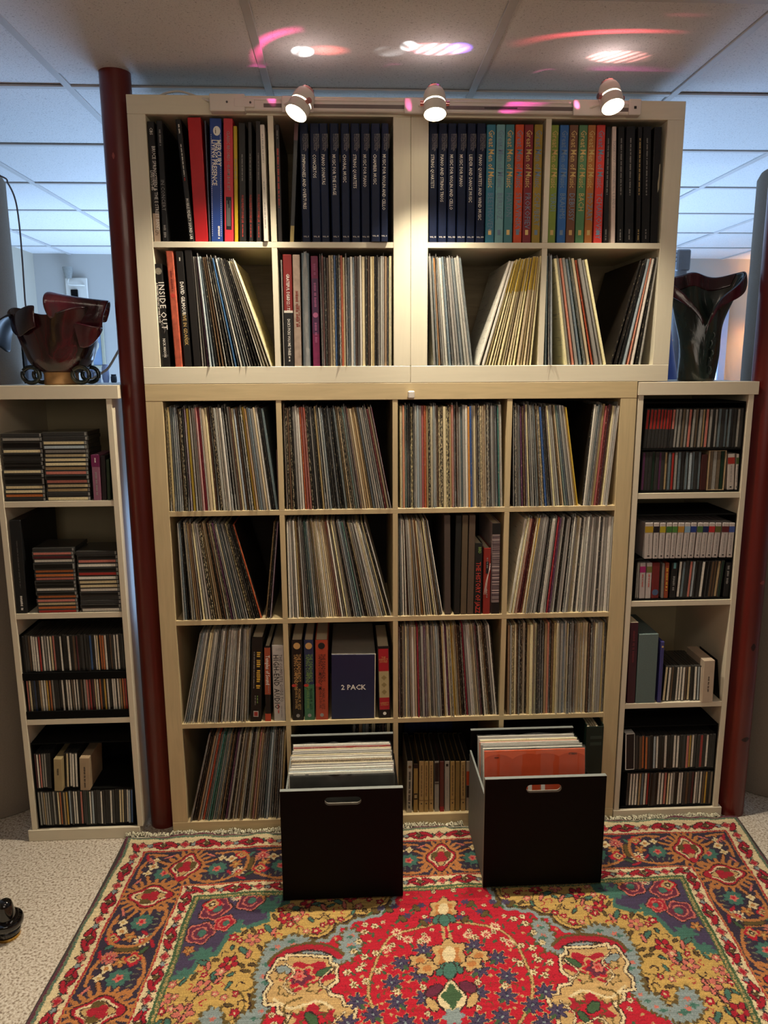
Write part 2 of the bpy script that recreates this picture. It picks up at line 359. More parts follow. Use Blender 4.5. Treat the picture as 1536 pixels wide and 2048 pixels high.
    square_flower(35.5,33,2.2); bunch(50,30.5,.8,'org'); bunch(33,50,.7,'org'); daisy(42,31,1.7)
    # yellow area flowers
    for x, y, s in ((64,34,1.0),(70,31.5,.8),(58,40,.9),(50,48,.9),(45,56,1.0),(40,63,1.0),(37,70,1.1),(33,78,1.1),(36,86,1.0),(32,93,1.1),(76,32,.8),(31,66,.9)):
        bunch(x, y, s, 'crim' if rs.rand() < .6 else 'pink')
    for x, y, a in ((61,36.5,.3),(54,44,1.),(48,52,.8),(42,60,1.3),(34,73,1.2),(67,35,.1),(73,34,.4),(39,79,1.),(34,88,1.4),(38,55,.5)):
        leaf(x, y, 1.8, .7, a, 'teal'); leaf(x+1.6, y+1.2, 1.6, .5, a+.9, 'pink')
    for pts in ([(58,38),(64,36),(72,33)],[(46,52),(43,60),(38,68),(35,80),(33,92)]): stroke(curve(pts), .3, 'dk')
    # --- red field
    vine = curve([(104,44),(96,46),(88,49),(84,58),(83,68),(88,78),(96,86),(104,92)]); stroke(vine, 1.0, 'olive'); stroke(vine, .6, 'tan')
    vine2 = curve([(104,96),(92,84),(80,80),(68,80),(58,86),(52,96),(50,110)]); stroke(vine2, 1.1, 'olive'); stroke(vine2, .65, 'tan')
    stroke(curve([(104,34),(103,52),(104,70)]), .9, 'tan')
    # vase-like motif with cream outline
    for dx, dy, w in ((0,0,0),):
        m = [(58,55),(60,55.5),(60,54),(66,54.6),(72,55),(72,57),(74,58),(74.5,63),(72.5,65),(73,67),(76,67.5),(77,70),(80,70),(79.5,74),(78,74),(78.5,80),(76,80.5),(76,83),(73.5,83),(73,80),(70,80.6),(69,82),(66,81.4),(65,83.6),(62.4,83),(63,79),(62,77),(63.4,73),(60.6,72),(60,69.6),(57,69.4),(56.4,66),(57.6,63),(56,61)]
        mc = np.array(m+[m[0]], float); poly(mc, 'tan'); stroke(mc, 1.3, 'dk'); stroke(mc, .8, 'cream')
        blob(66.5,61.5,6.2,4.6,'crim',lobes=6,amp=.2); blob(65,62,4,3.6,'tan',lobes=6,amp=.2); blob(65,62,3.2,2.8,'red',lobes=6,amp=.2); blob(65,62,2.4,2.2,'plum',lobes=5,amp=.2); flower(64.5,61.5,1.5,'pink','red')
        leaf(60,59,2.2,1.2,.4,'gb'); leaf(71,60,2.4,1.1,-.5,'grn'); blob(70,74.5,5.6,4.2,'crim',lobes=7,amp=.18); blob(70,75,3.4,2.4,'olive',lobes=6,amp=.2); blob(70,75,2.8,2.,'red',lobes=6,amp=.15); leaf(69,74,2.2,1.2,.8,'grn'); leaf(72,77,1.8,1,2.,'grn')
        for x_, y_, r_ in ((61.5,65.5,1.6),(69,65,1.7),(72,71,1.4),(65,71.5,1.3),(76,74,1.3),(66.5,78,1.5),(60,61,1.2)): blob(x_, y_, r_*1.2, r_, 'olive', lobes=5, amp=.25); blob(x_, y_, r_*.9, r_*.75, 'tan', lobes=5, amp=.25)
        for p_ in ([(60,57),(63,60),(61,64),(64,67)],[(73,59),(70,63),(73,66)],[(77,72),(74,76),(75,80)],[(66,80),(68,77),(72,79)]): stroke(curve(p_), .7, 'dk'); stroke(curve(p_), .4, 'cream')
        stroke(curve([(59,68),(64,71),(70,69),(74,71)]), .8, 'cream'); stroke(curve([(63,75),(62,70),(66,68)]), .5, 'olive')
    # small white-and-yellow flowers in chains
    for x, y in ((84,44),(81,46),(79.5,49.5),(78,53),(81,55),(84,54),(80,59),(82,63),(79,64),(77,60),(85,60),(66,84),(70,86.5),(74,85),(78,87),(82,86),(86,90),(62,90),(66,93),(72,92),(90,98),(94,104),(58,100),(62,106),(68,102),(76,100),(82,104),(88,110),(56,112),(50,122),(60,120),(70,116),(80,118),(92,118),(98,112)):
        flower(x, y, .95, 'cream', 'olive', 'dk', 6); leaf(x+1.6, y+.6, .8, .35, .7, 'grn', None)
    for k in range(150):
        x, y = rs.uniform(46, 103), rs.uniform(84, 128)
        if k % 3 == 0: leaf(x, y, .9, .4, rs.uniform(0, 3), 'grn' if k % 2 else 'olive', None)
        elif k % 3 == 1: flower(x, y, rs.uniform(.6, .95), 'cream' if k % 2 else 'pink', 'olive', 'dk', 6)
        else: blob(x, y, .5, .4, 'tan', lobes=4, amp=.3)
    # purple flower clusters
    for x, y in ((91,58),(97,54),(89,64),(96,62),(90,70),(97,69),(92,76),(98,77),(80,69),(84,73),(82,78),(78,75),(76,95),(84,97),(66,98),(88,86),(97,94)):
        blob(x, y, 2.5, 2.3, 'tan', lobes=7, amp=.30, ph=x); blob(x, y, 2.2, 2.0, 'dnavy', lobes=7, amp=.32, ph=x); blob(x, y, 1.9, 1.7, 'purple', lobes=7, amp=.36, ph=x); stroke([(x-.9, y-.2), (x+.9, y+.3)], .25, 'dnavy'); stroke([(x, y-1), (x-.1, y+.9)], .25, 'dnavy'); blob(x, y, .35, .35, 'gb')
        leaf(x+1.4, y+1.6, 1., .5, .8, 'grn', None)
    for x, y in ((96,38),(92,42),(98,44),(88,38),(84,38)):
        leaf(x, y, 1.5, .8, .9, 'olive'); blob(x+1.4, y-1, 1.1, 1.0, 'purple', lobes=6, amp=.25); leaf(x-1.4, y+.9, 1., .5, 2.2, 'grn', None)
    for x, y in ((93,50),(87,53),(98,50),(90,47)): daisy(x, y, 1.6, 'cream', 'crim')
    # centre-line palmettes
    for y, s in ((39,1.),(56,1.15),(100,1.4),(140,1.6)):
        blob(104, y, 4.2*s, 4.4*s, 'dk', lobes=6, amp=.16, ph=3.14); blob(104, y, 3.9*s, 4.1*s, 'tan', lobes=6, amp=.16, ph=3.14); blob(104, y+.6, 2.6*s, 3.*s, 'org', lobes=5, amp=.2); blob(104, y, 1.6*s, 2.4*s, 'cream'); leaf(102, y+4.*s, 2.*s, 1.*s, 2.2, 'teal'); leaf(104, y+4.6*s, 1.6*s, 2.2*s, 0, 'teal')
    blob(104,70,3.6,5.4,'dk',lobes=4,amp=.12); blob(104,70,3.2,5.,'cream',lobes=4,amp=.14); blob(104,69,2.2,3.2,'grn',lobes=4,amp=.2); blob(104,75,2.6,2.2,'gb',lobes=6,amp=.2); leaf(99.5,67,2.4,1.4,-.6,'plum'); leaf(98.8,71,2.4,1.1,1.,'tan')
    for x, y in ((96,57.5),(98,60)): blob(x, y, 3., 2.3, 'dk', lobes=5, amp=.2); blob(x, y, 2.6, 2., 'tan', lobes=5, amp=.22); blob(x, y, 1.3, 1., 'org')
    # middle of the rug, beyond what the picture shows: medallion
    blob(104,150,34,30,'dk',lobes=16,amp=.06); blob(104,150,33,29,'gb',lobes=16,amp=.06); blob(104,150,30,26,'yel',lobes=16,amp=.07); blob(104,150,22,19,'dnavy',lobes=12,amp=.07); blob(104,150,14,12,'red',lobes=8,amp=.1)
    for k in range(12):
        a = math.pi+k*math.pi/11/1.; bunch(104+26*math.cos(a), 150+22*math.sin(a), 1.1, 'crim'); flower(104+18*math.cos(a), 150+15*math.sin(a), 1.6)
    # scattered small work over the yellow and the red grounds
    def ground(x, y, c):
        i, j = int(y*PPC), int(x*PPC); return 0 <= i < L and 0 <= j < W and np.abs(A[i, j]-C[c]).sum() < .02
    rq = np.random.RandomState(31); placed = []
    for k in range(9000):
        x, y = rq.uniform(31.5, 104), rq.uniform(31.5, 118)
        if any((x-a)**2+(y-b_)**2 < 5.2 for a, b_ in placed): continue
        cl = 'yel' if ground(x, y, 'yel') else 'red' if ground(x, y, 'red') else None
        if cl is None or not all(ground(x+dx, y+dy, cl) for dx, dy in ((1, 0), (-1, 0), (0, 1), (0, -1))): continue
        placed.append((x, y)); q = rq.rand()
        if cl == 'yel':
            if q < .3: flower(x, y, rq.uniform(.8, 1.3), 'crim' if rq.rand() < .6 else 'pink', 'cream', 'dk', 5)
            elif q < .6: leaf(x, y, rq.uniform(.8, 1.4), .4, rq.uniform(0, 3), 'teal' if q < .42 else 'olive', 'dk')
            else: a0 = rq.uniform(0, 6); stroke(arc(x, y, 1.0, .9, math.degrees(a0), math.degrees(a0)+200, 8), .28, 'dk' if q < .8 else 'crim')
        else:
            if q < .28: flower(x, y, rq.uniform(.6, .9), 'cream', 'olive', 'dk', 6)
            elif q < .55: leaf(x, y, rq.uniform(.7, 1.1), .35, rq.uniform(0, 3), 'grn', None)
            elif q < .75: blob(x, y, .5, .45, 'tan', lobes=4, amp=.3)
            else: a0 = rq.uniform(0, 6); stroke(arc(x, y, 1.0, .8, math.degrees(a0), math.degrees(a0)+170, 8), .24, 'dred' if q < .9 else 'olive')
    # --- borders, drawn along one run and laid on both sides of the quarter (mitred corner)
    F = A.copy()
    def border(length, centre):
        """strip `length` x 31 cm, s along, t inward; `centre` = s of the mirror line."""
        nonlocal A, W, L
        keep = (A, W, L); W, L = int(length*PPC), int(31*PPC); A = np.zeros((L, W, 3)); A[:] = C['cream']
        def band(t0, t1, col): A[int(t0*PPC):int(t1*PPC)] = C[col]
        band(0, .7, 'plum'); band(.7, 1.6, 'sage'); band(1.6, 2.0, 'cream'); band(7.2, 7.6, 'crim'); band(7.6, 8.0, 'org'); band(8.0, 24.2, 'navy'); band(24.2, 24.6, 'org'); band(24.6,24.9,'crim'); band(29.0, 29.4, 'grn'); band(29.4, 31, 'grn')
        for x in np.arange(.4, length, .55): blob(x, 30.1, .18, .5, 'tan')
        for x in np.arange(.4, length, .7): blob(x, 1.15, .2, .35, 'teal')
        for t0, wd in ((4.6, 1.), (27., .9)):     # guards: red serrated leaves and dark-edged rosettes
            k = 0; x = centre
            while x > -6:
                m = k % 2
                if m == 0:
                    blob(x, t0, 1.7*wd, 1.35*wd, 'dk', lobes=4, amp=.22); blob(x, t0, 1.45*wd, 1.1*wd, 'pink', lobes=4, amp=.22); blob(x, t0, .9*wd, .75*wd, 'crim', lobes=4, amp=.2)
                    for sx in (-1, 1):
                        blob(x+sx*2.7, t0+.1, 1.1*wd, .95*wd, 'dk', lobes=5, amp=.25); blob(x+sx*2.7, t0+.1, .8*wd, .7*wd, 'gb' if sx > 0 else 'teal', lobes=5, amp=.25)
                else:
                    for sx in (-1, 1):
                        leaf(x+sx*2.6, t0-.5*wd, 2.3*wd, .8*wd, sx*.5, 'crim'); leaf(x+sx*1.2, t0+.9*wd, 1.5*wd, .55*wd, -sx*.5, 'dred'); stroke(curve([(x+sx*.2, t0+1.4), (x+sx*2.4, t0+.5), (x+sx*4.6, t0+1.5)]), .3, 'crim')
                    blob(x, t0-.2, .9*wd, 1.*wd, 'dk', lobes=3, amp=.3); blob(x, t0-.2, .65*wd, .75*wd, 'olive', lobes=3, amp=.3)
                x -= 7.0; k += 1
        x = centre; k = 0                          # main border: palmettes, vine loops, rosettes
        while x > -40:
            for sx in (-1, 1):
                lo = curve([(x+sx*4.5, 17), (x+sx*6, 22.4), (x+sx*12, 23), (x+sx*18.5, 19.5), (x+sx*18.6, 12), (x+sx*14, 9.2), (x+sx*8, 9.6)])
                stroke(lo, 1.0, 'org')
                for q in range(6, len(lo), 8): leaf(lo[q][0], lo[q][1]-.6*(1 if lo[q][1] > 15 else -1), .9, .35, q, 'org', None)
                for q in range(5): blob(x+sx*(7.6+q*1.9), 20.9, .22, .9, 'sage', rot=sx*(q-2)*.25)
                teal_rosette(x+sx*10.3, 17.2, 2.9)
                flower(x+sx*13.6, 12.8, 1.5, 'cream', 'org', 'dk', 4, .8); flower(x+sx*10.4, 12, 1.2, 'cream', 'tan', 'dk', 4); bunch(x+sx*15.8, 15.6, .8, 'org')
                leaf(x+sx*8, 13., 1.6, .5, -.4*sx, 'org'); leaf(x+sx*6.6, 10.4, 1.7, .4, .5*sx, 'pink', None); leaf(x+sx*14.6, 19.4, 1.4, .5, .9*sx, 'crim', None)
            palmette(x, 16, 1.12)
            xm = x-20.25
            for sy, tt in ((0, 16),):
                leaf(xm, 16, .9, 3.4, 0, 'olive'); daisy(xm-2.8, 19.3, 2.4); daisy(xm+3, 12.2, 2.4, 'pink', 'crim'); square_flower(xm+3.6, 18.6, 1.8); square_flower(xm-3.6, 11, 1.8)
                leaf(xm-1.6, 22.4, 2., .5, .4, 'crim', None); leaf(xm+2.2, 9.4, 2., .5, .3, 'crim', None); leaf(xm+.6, 20.8, 1.6, .6, -.6, 'grn'); leaf(xm-.9, 11.2, 1.6, .6, -.9, 'teal')
            x -= 40.5; k += 1
        out = A; A, W, L = keep; return out
    top = border(QW, 104.0); side = border(QL, 150.0-.0)
    side = np.roll(side, 0, axis=1)
    n = top.shape[0]
    yy, xx = np.mgrid[0:L, 0:W]
    inb = (xx < n) | (yy < n)
    useside = (xx < yy) & (xx < n)
    usetop = (yy <= xx) & (yy < n)
    A = F
    S2 = side.transpose(1, 0, 2)
    ys, xs = np.nonzero(useside); A[ys, xs] = S2[np.minimum(ys, S2.shape[0]-1), xs]
    ys, xs = np.nonzero(usetop); A[ys, xs] = top[ys, np.minimum(xs, top.shape[1]-1)]
    # full rug, knots shifted and wool shades varied
    R = np.concatenate([A, A[:, ::-1]], 1); R = np.concatenate([R, R[::-1]], 0)
    H2, W2 = R.shape[:2]
    b = 2
    jx = np.repeat(np.repeat(rs.randint(-1, 2, (H2//b+1, W2//b+1)), b, 0), b, 1)[:H2, :W2]; jy = np.repeat(np.repeat(rs.randint(-1, 2, (H2//b+1, W2//b+1)), b, 0), b, 1)[:H2, :W2]
    yy, xx = np.mgrid[0:H2, 0:W2]
    wob = lambda a, s: (np.sin(a/23.+s)*1.6+np.sin(a/61.+2*s)*2.6)
    R = R[np.clip(yy+jy+wob(xx, 1.).astype(int), 0, H2-1), np.clip(xx+jx+wob(yy, 2.).astype(int), 0, W2-1)]
    R = R*(1+rs.uniform(-.13, .13, (H2, W2, 1)))*(1+np.repeat(rs.uniform(-.07, .07, (H2, 1, 1)), W2, 1))
    R = np.clip(R*.86, 0, 1)
    img = bpy.data.images.new('rug_weave', W2, H2)
    px = np.ones((H2, W2, 4), np.float32); px[..., :3] = R[::-1]
    img.pixels.foreach_set(px.ravel()); img.update()
    return img
# ================================================================= room shell
CZ = 236.0
def carpet_mat():
    m, nt, b = newmat('beige_flecked_carpet')
    v = coords(nt, (1, 1, 1)); n = nd(nt, 'ShaderNodeTexNoise'); n.inputs['Scale'].default_value = 150; n.inputs['Detail'].default_value = 3; nt.links.new(v, n.inputs['Vector'])
    r = nd(nt, 'ShaderNodeValToRGB'); e = r.color_ramp.elements; e[0].position = .32; e[0].color = lin('7a6a5c'); e[1].position = .46; e[1].color = lin('b8ad9c'); x = e.new(.60); x.color = lin('d2cabd')
    nt.links.new(n.outputs['Fac'], r.inputs['Fac']); n2 = nd(nt, 'ShaderNodeTexNoise'); n2.inputs['Scale'].default_value = 7; nt.links.new(v, n2.inputs['Vector'])
    nt.links.new(mixc(nt, mathn(nt, 'MULTIPLY', n2.outputs['Fac'], .25), r.outputs['Color'], lin('8c7c68')), b.inputs['Base Color']); b.inputs['Roughness'].default_value = .95; b.inputs['Specular IOR Level'].default_value = .1
    bp = nd(nt, 'ShaderNodeBump'); bp.inputs['Strength'].default_value = .8; bp.inputs['Distance'].default_value = .006; nt.links.new(n.outputs['Fac'], bp.inputs['Height']); nt.links.new(bp.outputs['Normal'], b.inputs['Normal']); return m
def tile_mat():
    m, nt, b = newmat('mineral_fibre_tile')
    v = coords(nt, (1, 1, 1)); vo = nd(nt, 'ShaderNodeTexNoise'); vo.inputs['Scale'].default_value = 230; vo.inputs['Detail'].default_value = 2; vo.inputs['Distortion'].default_value = 1.; nt.links.new(v, vo.inputs['Vector'])
    r = nd(nt, 'ShaderNodeValToRGB'); e = r.color_ramp.elements; e[0].position = .30; e[0].color = lin('a4a2a2'); e[1].position = .42; e[1].color = lin('d6d4d3')
    nt.links.new(vo.outputs['Fac'], r.inputs['Fac']); nt.links.new(r.outputs['Color'], b.inputs['Base Color']); b.inputs['Roughness'].default_value = .9
    bp = nd(nt, 'ShaderNodeBump'); bp.inputs['Strength'].default_value = .55; bp.inputs['Distance'].default_value = .002; nt.links.new(vo.outputs['Fac'], bp.inputs['Height']); nt.links.new(bp.outputs['Normal'], b.inputs['Normal']); return m
M_CARPET, M_TILE = carpet_mat(), tile_mat()
M_WALL = mat('painted_wall', 'b9b0a0', .8, var=.03, nscale=3, bump=.1, bscale=200)
M_WALLB = mat('painted_far_wall', 'b4b0aa', .8, var=.03, nscale=3, bump=.1, bscale=200)
M_BAR = mat('ceiling_bar_enamel', 'b9b6b4', .5, var=.02); M_JOINTSHADE = mat('joint_shade', '14110f', .9)  # last colour is a near-black standing in for shade above the tiles
floor = box('floor', -185, 440, -500, 395, -4, 0, M_CARPET); tag(floor, 'beige flecked wall-to-wall carpet floor', kind='structure')
ceil = empty('ceiling', (0, 0, 0)); tag(ceil, 'suspended ceiling of white fibre tiles in a metal grid', kind='structure')
XS = [-205, -143, -81, -22, 37.5, 99.5, 162.5, 229, 296, 360, 440]; YS = [-101.5, -40.5, 20.5, 81.5, 142.5, 203.5, 264.5, 325.5, 395]
for i in range(len(XS)-1):
    for j in range(len(YS)-1):
        x0, x1, y0, y1 = XS[i]+.4, XS[i+1]-.4, YS[j]+.4, YS[j+1]-.4; dz = RND.uniform(0, .25)
        if j == 1 and i in (3, 6):                        # a cut tile with an open joint
            box('ceiling_tile', x0, x1, y0, 9.4, CZ+.1, CZ+1.7, M_TILE, ceil, .15); box('ceiling_tile', x0, x1, 10.0, y1, CZ+.5+dz, CZ+2, M_TILE, ceil, .15)
        else: box('ceiling_tile', x0, x1, y0, y1, CZ+.5+dz, CZ+2, M_TILE, ceil, .15)
for x in XS[1:-1]: box('grid_bar', x-1.1, x+1.1, -101, 395, CZ-.1, CZ+.5, M_BAR, ceil, .1)
for j, y in enumerate(YS[1:-1]):
    for i in range(len(XS)-1): box('grid_bar', XS[i]+1.1, XS[i+1]-1.1, y-1.1, y+1.1, CZ-.05, CZ+.5, M_BAR, ceil, .1)
box('ceiling_board', -185, 440, -500, -101.5, CZ, CZ+2, M_TILE, ceil); box('joint_light_block', -205, 445, -500, 400, CZ+14, CZ+15, M_JOINTSHADE, ceil)  # dark board added above the tiles to keep light out of open joints
def wall(name, pts, m, label):
    (x0, y0), (x1, y1) = pts; d = Vector((x1-x0, y1-y0, 0)).normalized(); n = Vector((-d.y, d.x, 0))*8
    V = [(x0, y0, 0), (x1, y1, 0), (x1+n.x, y1+n.y, 0), (x0+n.x, y0+n.y, 0)]; V += [(a, b, CZ+14) for a, b, c in V]
    return tag(mesh_obj(name, V, BF, m), label, kind='structure')
YB = lambda x: 361.5+(x+169)*.0375                           # the far wall runs very slightly askew
wb = wall('wall_back', ((-172, YB(-172)), (440, YB(440))), M_WALLB, 'pale painted far wall of the room beyond the shelves')
wall('wall_left', ((-177, -500), (-169, 372)), M_WALL, 'pale side wall of the far room')
wall('wall_right', ((432, 395), (432, -500)), M_WALL, 'painted side wall'); wall('wall_front', ((440, -495), (-185, -495)), M_WALL, 'painted wall behind the viewer')
# window in the far wall, seen past the tall vase
win = empty('window_1', (0, 0, 0)); tag(win, 'bright daylit window in the far wall', kind='structure')
M_SKYP = mat('daylit_window_pane', 'ffffff', .3, var=0, emit=('cfe0ff', 1.6)); M_WINF = mat('window_frame_paint', 'a8bce0', .5, var=.02)
for xx in (316, 340, 364): box('window_frame', xx-3, xx+3, YB(xx)-5, YB(xx)-.2, 60, 205, M_WINF, win, .3)
for zz in (60, 205): box('window_frame', 313, 367, YB(340)-5.2, YB(340)-.4, zz-3, zz+3, M_WINF, win, .3)
box('pane', 319, 337, YB(330)-2.5, YB(330)-1.5, 63, 202, M_SKYP, win); box('pane', 343, 361, YB(350)-2.5, YB(350)-1.5, 63, 202, M_SKYP, win)

# ================================================================= steel columns and bass traps
def column(x, y, z1, r, label, marks=()):
    e = lathe('steel_column', [(r, 0), (r, z1)], M_STEEL, n=48, centre=(x, y, 0)); tag(e, label, 'column', kind='structure')
    mk = mat('scuff_dark', '2c1210', .6)
    for a, z, w, h, c in marks:
        V, F = [], []
        for i in range(9):
            t = math.radians(a)+(i/8-.5)*w/r; k = math.sin(math.pi*i/8)*.5
            for q in (-1, 1): V.append((x+(r+.03)*math.cos(t), y+(r+.03)*math.sin(t), z+q*h*(k+.05)))
        for i in range(8): F.append((2*i, 2*i+2, 2*i+3, 2*i+1))
        mesh_obj('paint_scuff', V, F, mat('scuff_light', '9a5048', .6) if c else mk, e)
column(-4.9, 8.6, CZ+.1, 4.4, 'dark red steel column standing between the narrow and wide shelves', ((-100, 213, .8, 1.6, 1),))
column(192.0, 4.4, CZ+.1, 4.7, 'dark red steel column with scuffs, beside the vase-topped narrow shelf', ((-80, 62, 1.8, 2.4, 0), (-75, 29, 3.4, 1.6, 0), (-62, 84, 2.6, 1.2, 1)))
M_TRAP = mat('grey_acoustic_cloth', '80766a', .95, .1, var=.1, nscale=300, bump=.2, bscale=900)
def trap(x, y, h, r, label):
    o = lathe('bass_trap', [(r-.4, 0), (r, .4), (r, h-3), (r-1, h-1), (r-3.5, h)], M_TRAP, n=72, centre=(x, y, 0)); tag(o, label, 'acoustic panel', 'cloth-covered bass traps')
    lathe('seam_band', [(r+.12, 104), (r+.12, 105.5)], mat('trap_seam', '57524c', .9), o, n=72, centre=(x, y, 0), cap=False)
trap(-69.4, 31.8, 216, 20, 'tall grey cloth-covered cylinder behind the narrow shelf with the spouted pot')
trap(218.5, 28.5, 218, 20, 'tall grey cloth-covered cylinder behind the red column with the scuffs')

# ================================================================= shelf units
D = 39.0
def shelf_unit(x0, z0, nx, nz, cube, mv, mh, mback, label, to=5.0, ti=1.6):
    W = 2*to+nx*cube+(nx-1)*ti; H = 2*to+nz*cube+(nz-1)*ti
    e = empty('cube_shelf', (x0, 0, z0)); tag(e, label, 'shelf unit', 'cube shelf units of the record wall')
    box('bottom_board', 0, W, 0, D, 0, to, mh, e, .12); box('top_board', 0, W, 0, D, H-to, H, mh, e, .12)
    box('side_panel', 0, to, .05, D, to+.02, H-to-.02, mv, e, .08); box('side_panel', W-to, W, .05, D, to+.02, H-to-.02, mv, e, .08)
    for k in range(1, nz): box('shelf_board', to+.02, W-to-.02, .15, D-.6, to+k*cube+(k-1)*ti, to+k*cube+k*ti, mh, e, .06)
    for k in range(nz):
        for i in range(1, nx): box('divider', to+i*cube+(i-1)*ti, to+i*cube+i*ti, .15, D-.6, to+k*(cube+ti)+.02, to+k*(cube+ti)+cube-.02, mv, e, .06)
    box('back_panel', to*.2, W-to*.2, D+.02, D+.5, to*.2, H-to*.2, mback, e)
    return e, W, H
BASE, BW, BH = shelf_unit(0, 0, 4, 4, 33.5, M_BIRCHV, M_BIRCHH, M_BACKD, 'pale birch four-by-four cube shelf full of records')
TOPL, TW, TH = shelf_unit(0, BH+.02, 2, 2, 33.7, M_CREAMV, M_CREAMH, M_BACKL, 'cream two-by-two cube shelf on the birch one, beside the bare red column')
TOPR, _, _ = shelf_unit(TW+.08, BH+.02, 2, 2, 33.7, M_CREAMV, M_CREAMH, M_BACKL, 'cream two-by-two cube shelf on the birch one, holding the colourful volumes')
_b = box('cover_cap', 78.2, 80.2, -1.6, 0, 144.2, 146.4, M_WHITEPL, [c for c in BASE.children if c.name.startswith('top_board')][0], .3)
ZB = [5.0, 40.1, 75.2, 110.3]                                # shelf levels of the birch unit, bottom row first
ZT = [BH+5.02, BH+5.02+35.3]
def tower(x0, x1, label, topx, ov=1.3):
    e = empty('narrow_shelf', (0, 0, 0)); tag(e, label, 'shelf unit', 'narrow disc shelves')
    i0, i1 = x0+1.7, x1-1.7
    box('side_panel', x0, i0, .2, D, 4, 144.6, M_TOWER, e, .08); box('side_panel', i1, x1, .2, D, 4, 144.6, M_TOWER, e, .08)
    box('bottom_board', x0-ov, x1+topx[2], -.1, D, 0, 3.98, M_TOWER, e, .12)
    box('top_board', x0-ov, x1+topx[1], 3.0, D, 144.62, 148.6, M_TOWER, e, .1); box('top_lip', x0-ov, x1+topx[0], -.1, 2.98, 144.62, 148.6, M_TOWER, e, .1)
    for z in (42.9, 78.5, 114.0): box('shelf_board', i0+.02, i1-.02, .4, D-.6, z-1.8, z, M_TOWER, e, .06)
    box('back_panel', x0+.2, x1-.2, D+.02, D+.4, 1, 147.8, M_TOWERIN, e); return e
TLX = (-45.9, -9.9); TRX = (149.3, 185.8)
TOWL = tower(*TLX, 'off-white narrow shelf of discs under the dark spouted pot', (2.1, .3, -.9)); TOWR = tower(*TRX, 'off-white narrow shelf of discs under the tall dark vase', (1.2, 1.2, 1.2), .25)
TZ = [4.0, 42.9, 78.5, 114.0]

# ================================================================= the rug
RUG = empty('persian_rug', (0, 0, 0)); tag(RUG, 'red, navy and yellow Persian rug with cream fringe on the carpet', 'rug')
def rug():
    img = rug_image(); m, nt, b = newmat('rug_wool'); tx = nd(nt, 'ShaderNodeTexImage'); tx.image = img; nt.links.new(tx.outputs[0], b.inputs['Base Color'])
    b.inputs['Roughness'].default_value = .9; b.inputs['Specular IOR Level'].default_value = .15; b.inputs['Sheen Weight'].default_value = .1
    n = nd(nt, 'ShaderNodeTexNoise'); n.inputs['Scale'].default_value = 260; n.inputs['Detail'].default_value = 3; nt.links.new(coords(nt, (1, 1, 1)), n.inputs['Vector'])
    bp = nd(nt, 'ShaderNodeBump'); bp.inputs['Strength'].default_value = .6; bp.inputs['Distance'].default_value = .003; nt.links.new(n.outputs['Fac'], bp.inputs['Height']); nt.links.new(bp.outputs['Normal'], b.inputs['Normal'])
    def rx(s, d):                                            # the rug lies a little skewed and stretched
        q = min(d, 100); a, b = -15-.04*q, 191.8-.10*q; return a+(b-a)*s+math.sin(d*.06)*.4*(1-s)
    nx, ny = 150, 210; Wd, Ln = 208.0, 300.0; V, F, UV = [], [], []
    for j in range(ny+1):
        t = j/ny; y = -1.2-Ln*t
        for i in range(nx+1):
            s = i/nx; x = rx(s, t*Ln)
            z = .9+.14*math.sin(x*.11+y*.05)+.12*math.sin(y*.16-x*.03); edge = min(j, 6)/6
            cr = 0 if (33 < x < 80 or 92 < x < 140) else 1; back = cr*math.exp(-((t*Ln)/3.5)**2)*(.9+.7*math.sin(x*.23)+.35*math.sin(x*.71))
            V.append((x, y+(.4*math.sin(x*.12) if j == 0 else 0), max(.5, z+back*.5))); UV.append((s, 1-t))
    for j in range(ny):
        for i in range(nx): k = j*(nx+1)+i; F.append((k+nx+1, k+nx+2, k+1, k))
    o = mesh_obj('pile', V, F, m, RUG, smooth=True); uv = o.data.uv_layers.new(name='UVMap')
    arr = np.empty((len(o.data.loops), 2), np.float32); li = np.empty(len(o.data.loops), np.int32); o.data.loops.foreach_get('vertex_index', li); arr[:] = np.array(UV, np.float32)[li]; uv.data.foreach_set('uv', arr.ravel())
    sm = o.modifiers.new('thickness', 'SOLIDIFY'); sm.thickness = .008; sm.offset = -1
    # fringe: knotted cream wool lying against the plinth
    fm = mat('fringe_wool', 'e2d8bc', .95, .1, var=.25, nscale=90); V, F = [], []
    x = -15.8
    while x < 186:
        x += RND.uniform(.12, .3); n = 4
        if 38 < x < 75.5 or 97 < x < 135: continue
        h = RND.uniform(1.0, 2.6)+.7*math.sin(x*.4)+.5*math.sin(x*1.3); yb = -1.6; r = RND.uniform(.14, .26); sw = RND.uniform(-.9, .9); h = max(.3, h)
        base = len(V)
        for k in range(n+1):
            t = k/n; z = 1.1+h*.45*math.sin(t*2.2); y = yb+t*RND.uniform(.9, 1.5); y = min(y, -.25)
            for a in range(3): q = a*2.094+k; V.append((x+sw*t+r*math.cos(q), y+.5*r*math.sin(q), z+r*math.sin(q)))
        for k in range(n):
            for a in range(3): F.append((base+k*3+a, base+k*3+(a+1) % 3, base+k*3+3+(a+1) % 3, base+k*3+3+a))
    f = mesh_obj('fringe', V, F, fm, RUG, smooth=True); f['kind'] = 'stuff'
    # edge binding along both long sides
    bm_ = mat('rug_binding', '3a3430', .9, var=.35, nscale=120)
    for s in (0, 1):
        pts = []
        for j in range(0, 61):
            t = j/60; y = -1.2-Ln*t
            x = rx(s, t*Ln)
            pts.append((x, y, .55))
        tube('edge_binding', pts, .5, bm_, RUG, n=8, interp=2)
rug()
